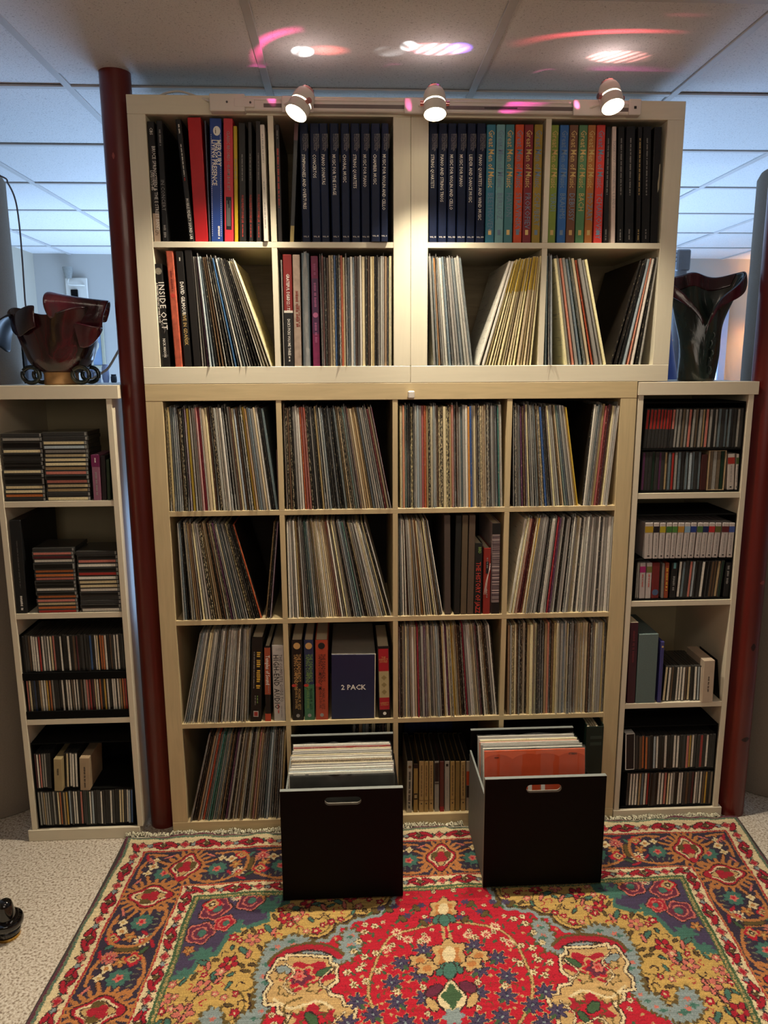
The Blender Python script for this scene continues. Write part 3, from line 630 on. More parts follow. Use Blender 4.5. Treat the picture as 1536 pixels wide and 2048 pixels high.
# ================================================================= records
CORD = {}
NREC = [0]
BAYS = dict(base=[(5, 38.5), (40.1, 73.6), (75.2, 108.7), (110.3, 143.8)], top=[(5, 38.7), (40.3, 74), (84.1, 117.8), (119.4, 153.1)], pot=[(-44.2, -11.6)], vase=[(151.0, 184.1)])
RACKIN = {'pot': (-43.65, -12.1), 'vase': (151.55, 183.55)}
def bay(xc, zb, racked=False):
    k = 'top' if zb > 150 else 'pot' if xc < -5 else 'vase' if xc > 148 else 'base'
    if racked and k in RACKIN: return RACKIN[k]
    lo, hi = min(BAYS[k], key=lambda q: abs((q[0]+q[1])/2-xc)); return lo+.06, hi-.06
def frame_x(b0, b1, t0, t1, Hz, f=.90):
    """x of the bottom and top edges of an upright thing -> pivot x, width, length, lean"""
    a = math.atan2((t0+t1-b0-b1)/2, Hz); w = min(b1-b0, t1-t0, t1-t0+(t1-t0-b1+b0)*.07)*math.cos(a)*f
    return (b1 if a > 0 else b0), w, Hz/math.cos(a), a
def run_x(bl, br, tl, tr, vb, vt, zb, Y, racked=False):
    """pixel edges of a run on the shelf -> its x edges, kept inside the bay"""
    b0, b1, t0, t1 = px_y(bl, vb, Y), px_y(br, vb, Y), px_y(tl, vt, Y), px_y(tr, vt, Y); lo, hi = bay((b0.x+b1.x)/2, zb, racked); c = lambda x: min(max(x, lo), hi)
    return c(b0.x), c(b1.x), c(t0.x), c(t1.x), max(t0.z, t1.z)-zb
def lean_frame(ub0, ub1, ut0, ut1, vb, vt, zb, Y, f=.93, racked=False):
    b0, b1, t0, t1, Hz = run_x(ub0, ub1, ut0, ut1, vb, vt, zb, Y, racked); return frame_x(b0, b1, t0, t1, Hz, f)
def jacket_geo(w, h, d, a, rnd):
    """record jacket: thin board with chamfered spine; local origin on the pivot edge"""
    x0 = -w if a > 0 else 0; x1 = x0+w; c = min(.12, w*.28); wy = rnd.uniform(-.05, .05)
    pr = [(x0+c, 0), (x1-c, 0), (x1, c), (x1, d), (x0, d), (x0, c)]
    V = [(x, y, 0) for x, y in pr]+[(x, y+wy, h) for x, y in pr]
    F = [tuple(range(5, -1, -1)), tuple(range(6, 12))]+[(i, (i+1) % 6, (i+1) % 6+6, i+6) for i in range(6)]
    return V, F
def sleeve_geo(w, h, d, a, rnd):
    """polythene outer: a wrinkled skin round the spine with a loose tongue sticking out at the top"""
    x0 = -w if a > 0 else 0; x1 = x0+w; p = rnd.uniform(.35, 1.2); f = rnd.uniform(.15, .4); m = (x0+x1)/2+w*rnd.uniform(-.3, .3); V = []; n = 6; e_ = w*.06
    for k in range(n+1):
        z = h*k/n+(p if k == n else 0)*1.; j = rnd.uniform(-.05, .05); q = .25*f if k == n else f
        i_ = w*.25 if k == n else 0
        V += [(x0+e_+i_, d*.5, z), (x0+e_+i_, .1, z), (m+j*w, -q, z-(.3 if k == n else 0)), (x1-e_-i_, .1, z), (x1-e_-i_, d*.5, z-(rnd.uniform(.1, .5) if k == n else 0))]
    F = [(k*5+i, k*5+i+1, k*5+6+i, k*5+5+i) for k in range(n) for i in range(4)]
    V[2] = (m, -rnd.uniform(.6, 1.3), .05); return V, F
DARKSIDE = 'rkmnvdaGe'
def side_mat(ch): return mat('dark_cover_print', '1f1914', .5, var=.6, nscale=25) if ch in DARKSIDE else spine_mat(ch)
FMJ = [0, 0, 0, 0, 1, 1, 1, 0]
STUFF = dict(V=[], F=[], M=[], mats=[])
def add_stuff(V, F, ms, X, Y, Z, a, fm=None):
    for m in ms:
        if m not in STUFF['mats']: STUFF['mats'].append(m)
    mi = [STUFF['mats'].index(m) for m in ms]; b = len(STUFF['V']); c, s = math.cos(a), math.sin(a)
    STUFF['V'] += [(X+x*c+z*s, Y+y, Z-x*s+z*c) for x, y, z in V]; STUFF['F'] += [tuple(i+b for i in f) for f in F]; STUFF['M'] += [mi[q] for q in (fm or [0]*len(F))]
def records(spec, bl, br, tl, tr, vb, vt, zb, where, first=1, single=True, clear=.42, Y=.7, side='left', group=None, hj=.35, tops=None):
    """a run of records: `spec` gives the spine colours from left to right; the four numbers are the run's pixel edges"""
    rnd = random.Random(spec+where); spec = spec.replace(' ', ''); n = len(spec); wts = [rnd.uniform(.75, 1.3)*(1.25 if ch in 'wcg' and rnd.random() < .3 else 1) for ch in spec]; tot = sum(wts); acc = 0; E0, E1, E2, E3, Hz = run_x(bl, br, tl, tr, vb, vt, zb, Y)
    for i, ch in enumerate(spec):
        s0 = acc/tot; acc += wts[i]; s1 = acc/tot
        if ch == '_': continue
        L = lambda a, b, t: a+(b-a)*t
        X, w, h, a = frame_x(L(E0, E1, s0), L(E0, E1, s1), L(E2, E3, s0), L(E2, E3, s1), Hz, .91)
        h = 31.4+rnd.uniform(-hj, hj); y = Y+rnd.uniform(-.45, .5); w = max(w, .16)
        V, F = jacket_geo(w, h, 31.2, a, rnd); cl = rnd.random() < clear
        if cl: V2, F2 = sleeve_geo(w, h, 31.2, a, rnd)
        if single:
            NREC[0] += 1
            o = mesh_obj('vinyl_record', V, F, None, mats=[spine_mat(ch), side_mat(ch)], fm=FMJ); o.location = (X*S, y*S, (zb+.02)*S); o.rotation_euler = (0, a, 0)
            tag(o, '%s record spine, %s from the left in %s' % (CNAME[ch], nth(first+i), where), 'record', group or 'records '+('in ' if not where.startswith('the group') else 'of ')+where)
            if cl: mesh_obj('clear_sleeve', V2, F2, M_POLY, o)
            if tops and tops[i] != '.':
                x0 = -w if a > 0 else 0
                c = box('yellow_band', x0+w*.12, x0+w*.88, -.03, .3, h-9.5+rnd.uniform(-.1, .1), h-.2, mat('yellow_print', 'c9a92a', .5, var=.15, nscale=400), o); c['label'] = 'yellow printed top of the spine'
        else:
            add_stuff(V, F, [spine_mat(ch), side_mat(ch)], X, y, zb+.02, a, FMJ)
            if cl: add_stuff(V2, F2, [M_POLY], X, y, zb+.02, a)

# ---- books and boxes ------------------------------------------------------------------------------------------------
def upright(kind, ub0, ub1, ut0, ut1, vb, vt, zb, depth, col, label, cat, group=None, Y=.6, pages=True, rough=.4, m=None, h=None, xs=None, racked=False):
    """a book (cover wrapped round a page block) or a slip-case; returns the thing, its width, height and local left x"""
    X, w, H, a = lean_frame(ub0, ub1, ut0, ut1, vb, vt, zb, Y, .94, racked)
    if h: H = h
    x0 = -w if a > 0 else 0
    m = m or mat('cover_'+(col if isinstance(col, str) else 'x'), col, rough, var=.08, nscale=30)
    if pages and w > .7:
        t = min(.28, w*.14); x1 = x0+w; c = min(.3, w*.2); n = 4; pr = []
        pr = [(x0, depth), (x0, .35), (x0+c*.4, .1), (x0+c, 0), (x1-c, 0), (x1-c*.4, .1), (x1, .35), (x1, depth), (x1-t, depth), (x1-t, .5), (x0+t, .5), (x0+t, depth)]
        k = len(pr); V = [(x, y, 0) for x, y in pr]+[(x, y, H) for x, y in pr]
        F = [(i, (i+1) % k, (i+1) % k+k, i+k) for i in range(k)]
        for z in (0, k):
            q = [(0, 1, 10, 11), (1, 2, 10), (2, 3, 10), (3, 4, 9, 10), (4, 5, 9), (5, 6, 9), (6, 7, 8, 9)]
            F += [tuple(i+z for i in (f if z else f[::-1])) for f in q]
        o = mesh_obj(kind, V, F, m); pb = box('page_block', x0+t+.01, x1-t-.01, .52, depth-.25, .15, H-.35, M_PAPER, o)
    else:
        o = box(kind, x0, x0+w, 0, depth, 0, H, m, None, min(.12, w*.2))
    o.location = (X*S, Y*S, (zb+.02)*S); o.rotation_euler = (0, a, 0); tag(o, label, cat, group); return o, x0, w, H
def spine_text(t, s, size, zfrac, m, dx=0., xs=1., align='LEFT', bold=0., sp=1.):
    o, x0, w, H = t; return text(o, s, size, (x0+w/2+dx, -.04, H*zfrac), m, True, 'spine_lettering', align, xs, bold, sp)
def marks(t, z0, z1, m, dx=0., sz=.5, seed=1):
    """print too small to read in the photograph: a line of character-sized strokes"""
    o, x0, w, H = t; r = random.Random(int(H*1000)+seed); z_ = H*z0; bl = []; c = x0+w/2+dx
    while z_ > H*z1:
        for _ in range(r.randint(2, 8)):
            q = sz*r.uniform(.28, .6); bl.append((c-sz*r.uniform(.32, .5), c+sz*r.uniform(.32, .5), -.035, .02, z_-q*.8, z_)); z_ -= q+sz*.12
            if z_ < H*z1: break
        z_ -= sz*.6
    return multi('printed_line', bl, m, o)
def patch(t, z0, z1, col, name='printed_panel', inset=.06, y=-.02, label=None):
    o, x0, w, H = t; p = box(name, x0+w*inset, x0+w*(1-inset), y, .25, H*z0, H*z1, mat('print_'+col, col, .45, var=.05), o)
    if label: p['label'] = label
    return p
LC = [(5, 38.7), (40.3, 74.0)]

# ---------- upper shelf of the cream unit beside the bare column
z = ZT[1]; vb = 483; cat = 'book'
t = upright('record_box', 307, 322, 292, 308, vb, 243, z, 31.5, '131110', 'black live record box with white lettering and sepia foot, first in its shelf', 'record box'); spine_text(t, 'BRUCE SPRINGSTEEN & THE E STREET BAND', 1.0, .80, M_WHITET, .35, .82); spine_text(t, 'LIVE/1975-85', .9, .60, M_WHITET, -.45, .8); patch(t, .0, .24, 'b09a84'); spine_text(t, '5 LPs', .9, .12, M_DARKT, 0, .8); spine_text(t, 'CBS', .8, .95, M_WHITET)
t = upright('record_box', 324, 337, 310, 326, vb, 242, z, 31.5, '0f0f10', 'black box lettered in faint grey, second in the upper shelf by the bare column', 'record box'); spine_text(t, 'IN CONCERT', 1.0, .52, M_DULLT); marks(t, .14, .04, M_DULLT, 0, .7); marks(t, .93, .8, M_DULLT, 0, .5)
t = upright('record_box', 378, 390, 350, 363, vb, 239, z, 31.5, '0d0c0c', 'black box leaning against the bright red box', 'record box'); spine_text(t, 'MOBILE FIDELITY SOUND LAB', .8, .36, M_WHITET, 0, .75, bold=.01); marks(t, .80, .54, M_WHITET, 0, .35); marks(t, .96, .88, M_WHITET, 0, .4); marks(t, .53, .50, M_REDT, 0, .4)
t = upright('record_box', 390.5, 418, 374, 403.5, 482, 235, z, 31.5, 'b3141c', 'thick plain bright red box on the upper shelf', 'record box', pages=False)
t = upright('record_box', 418.4, 421, 404, 415.6, 482, 241, z, 31.3, '4a4c58', 'thin slate-grey box between the red and the blue one', 'record box', pages=False)
t = upright('record_box', 421.4, 445.4, 417, 443, 483, 237, z, 31.5, '20408a', 'royal blue box with dotted edges and white bold title', 'record box', pages=False)
spine_text(t, 'LIVING PRESENCE', 1.35, .83, M_WHITET, -.5, .82, bold=.035); spine_text(t, 'MERCURY', 1.35, .83, M_WHITET, .75, .82, bold=.035); marks(t, .13, .03, M_WHITET, .6, .6)
o, x0, w, H = t; lathe('white_emblem', [(1.25, -.03), (1.25, 0)], M_WHITET, o, 24, (x0+w/2, 0, H*.90), 'Y').scale = (.8, 1, 1.)
text(o, 'i', 1.6, (x0+w/2, -.06, H*.90), M_DARKT, False, 'emblem_mark', 'CENTER')
multi('dotted_line', [(x0+q, x0+q+.1, -.03, .02, 1.5+k*.55, 1.8+k*.55) for q in (.3, w-.4) for k in range(50)], M_WHITET, o)
t = upright('record_box', 447, 467, 445, 464.7, 483.5, 237, z, 31.5, 'c2303c', 'coral-red box with a black label low on its spine', 'record box', pages=False); spine_text(t, 'CLASSIC RECORDS • 45-RPM BOX SET', .85, .90, M_DULLT, 0, .8, bold=.01); patch(t, .10, .37, '151214', 'black_label', .2)
o, x0, w, H = t; multi('label_lines', [(x0+w*.3+k*.28, x0+w*.3+k*.28+.1, -.06, 0, H*.13, H*(.34-.03*(k % 3))) for k in range(4)], M_DULLT, o)
t = upright('record_box', 467.4, 476, 465.5, 473, 483, 252, z, 29.5, 'b79a1c', 'thin yellow spine between the coral-red box and black books', 'record box', pages=False); marks(t, .72, .55, M_DULLT, 0, .35)
for k, (a, b, c, d, v, co, s, lb) in enumerate([(478, 492, 476, 490, 246, '141312', 'MOBILE FIDELITY SOUND LAB', 'black box beside the thin yellow spine'), (497, 505.5, 495, 503, 244, '1d1a19', 'MOBILE FIDELITY SOUND LAB', 'narrow black-brown box with faint red title on the top shelf'), (511, 522.5, 510, 520.6, 242, '241d1b', 'MOBILE FIDELITY SOUND LAB', 'dark box with photo-brown top, beside the white spine')]):
    t = upright('record_box', a, b, c, d, 483, v, z, 31.2, co, lb, 'record box', pages=False); spine_text(t, s, .62, .40, M_REDT, 0, .66); marks(t, .15, .04, M_REDT, 0, .3); marks(t, .74, .52, M_DULLT, 0, .3)
t = upright('record_box', 527.8, 538.5, 520.6, 530, 485.5, 249, z, 31., 'cfc8bc', 'white-spined box at the end, jutting over the shelf edge', 'record box', pages=False, Y=-.5); marks(t, .92, .68, M_DULLT, 0, .4); marks(t, .52, .45, M_DULLT, 0, .35); marks(t, .34, .12, M_DULLT, 0, .35)
# ---------- next cube
t = upright('record_box', 555.3, 564.5, 549, 558, 484, 249, z, 31.2, '1c1413', 'slim dark box with dull red lettering, first in the second upper shelf', 'record box', pages=False); marks(t, .80, .30, M_REDT, 0, .5); marks(t, .95, .88, M_DULLT, 0, .4)
t = upright('record_box', 577, 588, 586.7, 596, 485, 247, z, 31., '24272b', 'slim grey-black box with a gold foot tilting towards the blue volumes', 'record box', pages=False); patch(t, .0, .14, 'a8945a', 'gold_foot'); patch(t, .86, 1., '6a4a4a', 'colour_top')
BTV = mat('navy_book_cloth', '0a1938', .5, .25, var=.22, nscale=60, bump=.2, bscale=700)
def volumes(bt, bb, titles, vols, vb, vt, z, where, nf):
    for k, (s, vn) in enumerate(zip(titles, vols)):
        jut = -1.6 if (k >= 7 and nf == 1) else 0
        t = upright('navy_volume', bb[k]+.3, bb[k+1]-.3, bt[k]+.3, bt[k+1]-.3, vb, vt, z, 29, '15294e', 'navy cloth volume lettered in silver, %s from the left %s' % (nth(k+1), where), 'book', 'navy composer volumes', m=BTV, Y=.5+jut)
        spine_text(t, s, .95, .745, M_WHITET, -.25, .80, bold=.008)
        spine_text(t, 'BEETHOVEN\nBICENTENNIAL\nCOLLECTION', .52, .915, M_DULLT, .45, .95)
        o, x0, w, H = t; text(o, vn, .42, (x0+w/2, -.04, 1.5), M_WHITET, False, 'volume_number', 'CENTER', .9, .008)
volumes([597, 617.6, 638.4, 657.3, 679.2, 698.8, 718.9, 740.4, 760.4, 779], [604.4, 622.5, 643, 663.7, 682.6, 700.7, 721.5, 741, 760.4, 775.8],
        ['SYMPHONIES AND OVERTURES', 'CONCERTOS', 'PIANO SONATAS', 'MUSIC FOR THE STAGE', 'CHORAL MUSIC', 'STRING QUARTETS', 'MUSIC FOR PIANO', 'CHAMBER MUSIC', 'MUSIC FOR VIOLIN AND CELLO'],
        ['VOL. II', 'VOL. III', 'VOL. IV', 'VOL. V', 'VOL. VI', 'VOL. VII', 'VOL. VIII', 'VOL. IX', 'VOL. X'], 484.5, 247, z, 'in the second upper shelf', 1)
# ---------- third cube
volumes([857.6, 876.7, 896.3, 915.2, 934.8, 954, 973.5], [857.6, 875.5, 894.4, 913.3, 932.2, 951, 969.8],
        ['STRING QUARTETS', 'PIANO AND STRING TRIOS', 'MUSIC FOR VIOLIN AND CELLO', 'MUSIC FOR PIANO', 'LIEDER AND DANCE MUSIC', 'PIANO QUARTETS AND WIND MUSIC'], ['VOL. XI', 'VOL. XII', 'VOL. XIII', 'VOL. XIV', 'VOL. XV', 'VOL. XVI'], 485, 247, z, 'in the third upper shelf', 2)
def great(bt, bb, rows, vb, vt, z):
    for k, (s, co, cn) in enumerate(rows):
        t = upright('composer_box', bb[k]+.3, bb[k+1]-.3, bt[k]+.3, bt[k+1]-.3, vb, vt, z, 30, co, '%s composer box set with gilt script, %s' % cn, 'box set', 'rainbow composer box sets', pages=False, rough=.45)
        ink = M_GOLDT if k % 2 == 0 or s in ('BACH', 'MOZART') else M_GREYT
        spine_text(t, 'Great Men of Music', 1.7, .955, ink, 0, .82, bold=.012); spine_text(t, s, 1.6, .43, M_GREYT if ink is M_GOLDT and s not in ('BACH', 'BRAHMS') else ink, 0, .86)
        o, x0, w, H = t; box('small_emblem', x0+w/2-.45, x0+w/2+.45, -.03, .05, 2.2, 3.6, ink, o)
great([973.7, 993.4, 1012.2, 1031, 1050, 1069, 1088], [970.2, 989, 1007, 1026, 1044, 1063, 1080.5],
      [('BEETHOVEN', '2f7890', ('teal-blue', 'beside the navy volumes')), ('BERLIOZ', '6fa2a8', ('pale teal', 'between two darker teal ones')), ('HAYDN', '3f7c84', ('teal', 'against the bright orange one')), ('STRAVINSKY', 'cc4a1e', ('bright orange', 'in the third upper shelf')), ('PROKOFIEV', '7c1f28', ('maroon', 'beside the bright orange one')), ('SCHUBERT', '97802c', ('mustard', 'last in the third upper shelf'))], 485, 249, z)
great([1104, 1120.5, 1140, 1158.6, 1177.6, 1194.6, 1213.5], [1095.2, 1113, 1131.5, 1150, 1168.2, 1186.5, 1206], 
      [('VERDI', '7b9038', ('lime green', 'first in the fourth upper shelf')), ('BRAHMS', '2d66a8', ('mid blue', 'in the fourth upper shelf')), ('DEBUSSY', '6e4630', ('brown', 'between the mid blue and green ones')), ('BACH', '4f7d54', ('leaf green', 'between the brown and tan ones')), ('MOZART', 'a8672e', ('tan-orange', 'beside the salmon-red one')), ('TCHAIKOVSKY', 'cf3f38', ('salmon-red', 'last of the row'))], 485, 250, z)
for a, b, c, d, co, s, ink, lb in [(1206.5, 1218, 1214, 1224, '151314', 'THE COLLECTOR  SERIES', M_DULLT, 'black slim box beside the salmon-red composer box'), (1222, 1231.5, 1225, 1234, 'd4c0b4', 'TCHAIKOVSKY - SYMPHONIES Nos. 4, 5 AND 6', M_DULLT, 'pinkish-white slim box among black ones in the fourth upper shelf'),
        (1234.5, 1247, 1237, 1250, '10100f', 'SYMPHONY  CHICAGO', M_DULLT, 'black box just after the pinkish-white one'), (1249.5, 1268, 1253, 1272, '121314', 'OPERA IN THREE ACTS', M_DULLT, 'wide black box with two columns of grey lettering'),
        (1272, 1281, 1276, 1286, '141210', 'THE COMPLETE WORKS', M_GOLDT, 'black box with gilt lettering near the end of the top shelf'), (1283.5, 1300, 1287, 1304, '0f0e0e', 'COLLECTION', M_DULLT, 'black box second from the end of the top shelf')]:
    t = upright('record_box', a, b, c, d, 485, 253, z, 30.5, co, lb, 'record box', pages=False)
    if s.startswith('TCH'): spine_text(t, s, .8, .88, ink, 0, .8)
    else: marks(t, .90, .42, ink, 0, .42, len(s)); marks(t, .12, .03, ink, 0, .4)
t = upright('record_box', 1300.6, 1316, 1304.5, 1330, 485, 254, z, 30.5, '121110', 'wide black box with torn pale paper, last on the top shelf', 'record box', pages=False)
o, x0, w, H = t; mesh_obj('torn_patch', [(x0+w*.72, -.03, H*.44), (x0+w*.9, -.03, H*.47), (x0+w*.97, -.03, H*.60), (x0+w*.95, -.03, H*.69), (x0+w*.84, -.03, H*.68), (x0+w*.8, -.03, H*.58), (x0+w*.68, -.03, H*.52)], [(0, 1, 2, 3, 4, 5, 6)], mat('torn_paper', '9c947c', .8), o)

# ---------- lower shelf of the cream units
z = ZT[0]; vb = 732
t = upright('book', 324, 347, 309.5, 328, vb, 528, z, 24, '12110f', 'black hardback with a round portrait and spaced white title', 'book'); spine_text(t, 'INSIDE OUT', 1.7, .83, M_WHITET, .45, .95, bold=.02, sp=1.15); spine_text(t, 'A PERSONAL HISTORY OF PINK FLOYD', .55, .82, M_WHITET, -.75, .85, bold=.008); spine_text(t, 'NICK MASON', .75, .28, M_WHITET, 0, .85, bold=.015)
o, x0, w, H = t; lathe('round_portrait', [(.95, -.03), (.95, 0)], mat('portrait_print', '8a8474', .5, var=.5, nscale=300), o, 20, (x0+w/2, 0, H*.93), 'Y'); multi('white_rules', [(x0+.3, x0+w-.3, -.03, .02, H*.105+q, H*.105+q+.08) for q in (0, .3)], M_DULLT, o)
tube('emblem_line', [(x0+w*.3, -.05, H*.40), (x0+w*.45, -.05, H*.43), (x0+w*.6, -.05, H*.37), (x0+w*.8, -.05, H*.39), (x0+w*.6, -.05, H*.33)], .06, M_DULLT, o, 5, interp=3)
t = upright('book', 350.5, 366, 328, 350, 732.5, 502, z, 28, 'b4553c', 'salmon-red patterned hardback between two black books', 'book', m=mat('salmon_print', 'b4553c', .5, var=.35, nscale=60)); marks(t, .83, .66, mat('dull_red_ink', '7a2a20', .6, var=0), 0, .6); o, x0, w, H = t; lathe('round_motif', [(.6, -.03), (.6, 0)], M_REDT, o, 16, (x0+w/2, 0, H*.62), 'Y')
t = upright('book', 369.5, 387, 352, 367.5, 732, 502, z, 28, '14110e', 'black box with white and gold spaced lettering on the lower cream shelf', 'book', pages=False); spine_text(t, 'DAVID GILMOUR', 1.05, .74, M_WHITET, 0, .85, bold=.03); spine_text(t, 'LIVE IN GDAŃSK', 1.05, .47, M_GOLDT, 0, .85, bold=.02); patch(t, .915, .945, 'c8c4b8', 'white_square', .42)
t = upright('record_box', 388, 403, 368.5, 384, 732, 500, z, 31, '16120f', 'plain brown-black box beside the gold-lettered black one', 'record box', pages=False)
W1, W2, W3, W4 = ('the black hardbacks\' cream cube', 'the red-and-black box\'s cube', 'the yellow-topped records\' cube', 'the last lower cream cube')
records('ggvllkntakabkwlkgkkkwccc', 404, 548, 386, 467, 733, 508, z, W1, 1, clear=.45)
t = upright('record_box', 566, 569.5, 560.5, 563, 733.5, 520, z, 30, '8a8780', 'thin grey spine against the divider, beside the red-and-black box', 'record box', pages=False)
t = upright('record_box', 570, 588, 564, 582.8, 734, 509, z, 31, '7a1512', 'box with red upper half and black lower half', 'record box', pages=False); patch(t, 0, .485, '121110', 'black_half', -.012); patch(t, .485, .505, 'd8d4c8', 'white_rule', -.014, -.03); spine_text(t, 'GRATEFUL DEAD', .9, .83, M_WHITET, 0, .8, bold=.01); spine_text(t, '5 / 22 / 77', .9, .63, M_WHITET, 0, .8, bold=.01); spine_text(t, "DICK'S PICKS VOLUME THREE", .8, .43, M_WHITET, 0, .72, bold=.01); marks(t, .09, .05, M_WHITET, 0, .5)
t = upright('record_box', 588.5, 603.3, 583.3, 600, 734, 509.5, z, 31, 'a08878', 'beige-pink printed box beside the red-and-black one', 'record box', pages=False, m=mat('beige_print', 'a89484', .5, var=.25, nscale=50)); marks(t, .68, .36, MATS['dull_red_ink'], 0, .8); marks(t, .55, .36, MATS['dull_red_ink'], .6, .4)
t = upright('record_box', 604, 621.5, 600.6, 617, 734, 506, z, 31, '4c5a62', 'blue-grey box in a crinkled clear sleeve', 'record box', pages=False); o, x0, w, H = t; r_ = random.Random(3); V, F = sleeve_geo(w, H, 30, 1 if x0 < 0 else -1, r_); mesh_obj('clear_sleeve', V, F, M_POLY, o)
t = upright('record_box', 626.5, 642.6, 622, 637.2, 734, 512, z, 31, '7a2050', 'magenta-purple patterned box set', 'record box', pages=False, m=mat('magenta_print', '7c1c4c', .45, var=.3, nscale=70)); patch(t, .30, .80, '4a2248', 'purple_panel', .05); o, x0, w, H = t; lathe('round_motif', [(.75, -.06), (.75, 0)], mat('motif_pink', 'b06088', .5), o, 16, (x0+w/2, 0, H*.47), 'Y'); marks(t, .93, .82, mat('rose_ink', 'a05880', .6, var=0), 0, .6); marks(t, .76, .55, MATS['rose_ink'], 0, .7); marks(t, .40, .22, MATS['rose_ink'], 0, .7)
records('kpknczbkaockswsngwcknctkkwgwtdc', 644, 783.5, 638, 784, 734, 512, z, W2, 1, clear=.25)
records('gsokgwsdwgsgws', 867, 948, 857.6, 923, 732.5, 509, z, W3, 1, clear=.7)
records('wwccccccccccccccc', 950, 1062, 1017.8, 1081.5, 732.5, 516, z, W3, 15, clear=.12, tops='..yyyyyyyyyyyyyy.')
records('sdl', 1089.5, 1106, 1094.5, 1105, 732.5, 510, z, W4, 1, clear=.5)
records('cgpgsGcrggc', 1129, 1214.7, 1107.5, 1174.6, 732.5, 513, z, W4, 4, clear=.4)
records('kkdlpwkg', 1216, 1281, 1281, 1315.5, 732.5, 515, z, W4, 15, clear=.3)

# ---------- birch unit, top row
R1 = ['the %s birch cube on top' % s for s in ('first', 'second', 'third', 'fourth')]
records('ztsslknakvyngwprwccnkagwwwkkgnclnkayylsgcwkks', 341, 557, 329, 527, 1021, 818, ZB[3], R1[0])
records('nanakgwwrprakgdktkgskdkskksnzazegmccttnsgwkwmcm', 573, 784, 565.8, 744.5, 1019, 818, ZB[3], R1[1])
records('cpekkzkwlgprtaclwnzacza tpkngsgwobwcnazztakggsew', 801, 1006, 799.5, 1003, 1016, 817, ZB[3], R1[2])
records('kanlvnvckgksnazbkdncggncesggwty', 1025.5, 1157, 1026, 1133.5, 1013, 816, ZB[3], R1[3])
records('kwgskwtpmvncwgw', 1162.5, 1214.6, 1185, 1239.5, 1012, 813, ZB[3], R1[3], 32)
records('nkv', 529, 542.7, 546, 556.4, 1237, 1048, ZB[2], 'the first second-row birch cube', 1)
t = upright('record_box', 557.0, 557.8, 551, 555.5, 1021, 900, ZB[3], 25, 'b08884', 'thin pinkish slip wedged at the end of the first birch cube', 'booklet', pages=False, Y=2, xs=1)
# ---------- the other birch cubes: records too many to pick out one by one
records('gskkckttncgwaanctkncavncsdsgkzakkkr', 367, 526, 355, 469, 1239, 1050, ZB[2], 'x', single=False)
records('wgwgwtngwdeswnttccwcwcctowncwckwlsegktwgwwwcwkckw', 577, 784, 572, 731.5, 1237, 1046, ZB[2], 'y', single=False, clear=.4)
records('dswwngwwtgcocgwcncwndw', 797, 888, 797, 857, 1233, 1043, ZB[2], 'z', single=False)
records('wcpmmcyggwggdwgrvgwkgwkwgtwdwgwgwggwdwgwg', 1016, 1220, 1049, 1229, 1228, 1040, ZB[2], 'w', single=False, clear=.5)
records('gslgwdccgwgdgwgngwwgtwkgwtg', 366, 496, 399, 500, 1449, 1265, ZB[1], 'v', single=False, clear=.8)
records('mktgcgtwcrngvtckgclgktwvczytcnkargwwtcnrkwznkgwk', 798, 998, 797, 981, 1436, 1255, ZB[1], 'u', single=False)
records('tgzcnkacktctcdkktpkntcggswtkgntctccnktcggtk', 1014.5, 1206, 1016, 1214, 1429, 1250, ZB[1], 't', single=False)
records('nkktgrkgeegstknkvgkcgncgkgcnptngkslgknkgt', 379, 565, 417, 574, 1641, 1467, ZB[0], 's', single=False)
records('gktsgkckdnkc', 703, 778, 706, 780, 1640, 1450, ZB[0], 'r', single=False, Y=6)
so = mesh_obj('packed_records', STUFF['V'], STUFF['F'], None, mats=STUFF['mats'], fm=STUFF['M'])
tag(so, 'closely packed record spines filling the lower birch cubes', 'records', kind='stuff')

# ---------- books of the birch unit
Z2 = ZB[2]
for a, b, c, d, co, lb in [(889.8, 902.8, 888.8, 901.6, '4b3f38', 'brown-grey slip-case beside the cream records'), (907, 919.5, 911, 923.5, '15150f', 'black slip-case between brown ones'), (920.5, 932.5, 924, 937, '5a4c38', 'taupe slip-case after the black one'), (933.2, 946.5, 938, 951.3, '57483a', 'taupe slip-case beside the jazz history book')]:
    upright('slip_case', a, b, c, d, 1227, 1031, Z2, 32, co, lb, 'slip-case', 'slip-cases in the second row', pages=False, rough=.6)
t = upright('book', 947.5, 964, 949.5, 967, 1226, 1087, Z2, 20, '1b1c1a', 'black hardback with red block title and green first name', 'book'); spine_text(t, 'THE HISTORY OF JAZZ', 1.5, .74, M_REDT, -.1, .8, bold=.03); spine_text(t, 'BIRD', .9, .95, M_GREENT, .3, .8, bold=.02)
t = upright('book', 965.8, 981, 967.5, 984, 1226, 1097, Z2, 20, '8a2a22', 'dark red paperback with pale curved strokes', 'book'); o, x0, w, H = t
for q in (0, .35, .7): tube('pale_stroke', [(x0+.15+q, -.04, H*.30), (x0+w*.4+q*.5, -.04, H*.52), (x0+w*.9, -.04, H*(.70+q*.1))], .05, M_WHITET, o, 5, interp=4)
patch(t, .62, .80, '1b1a20', 'dark_patch', .3); marks(t, .38, .25, M_DULLT, 0, .4); marks(t, .86, .70, M_DULLT, 0, .4)
t = upright('book', 982.5, 999, 984.5, 1002.8, 1226, 1047, Z2, 24, 'c0b0ac', 'hardback with pale barcode stripes and black ends', 'book'); o, x0, w, H = t; r_ = random.Random(8); zz = H*.14; bl = []
while zz < H*.87: q = r_.choice((.08, .12, .2, .35)); bl.append((x0+.02, x0+w-.02, -.03, .2, zz, zz+q)); zz += q+r_.choice((.12, .2, .3, .5))
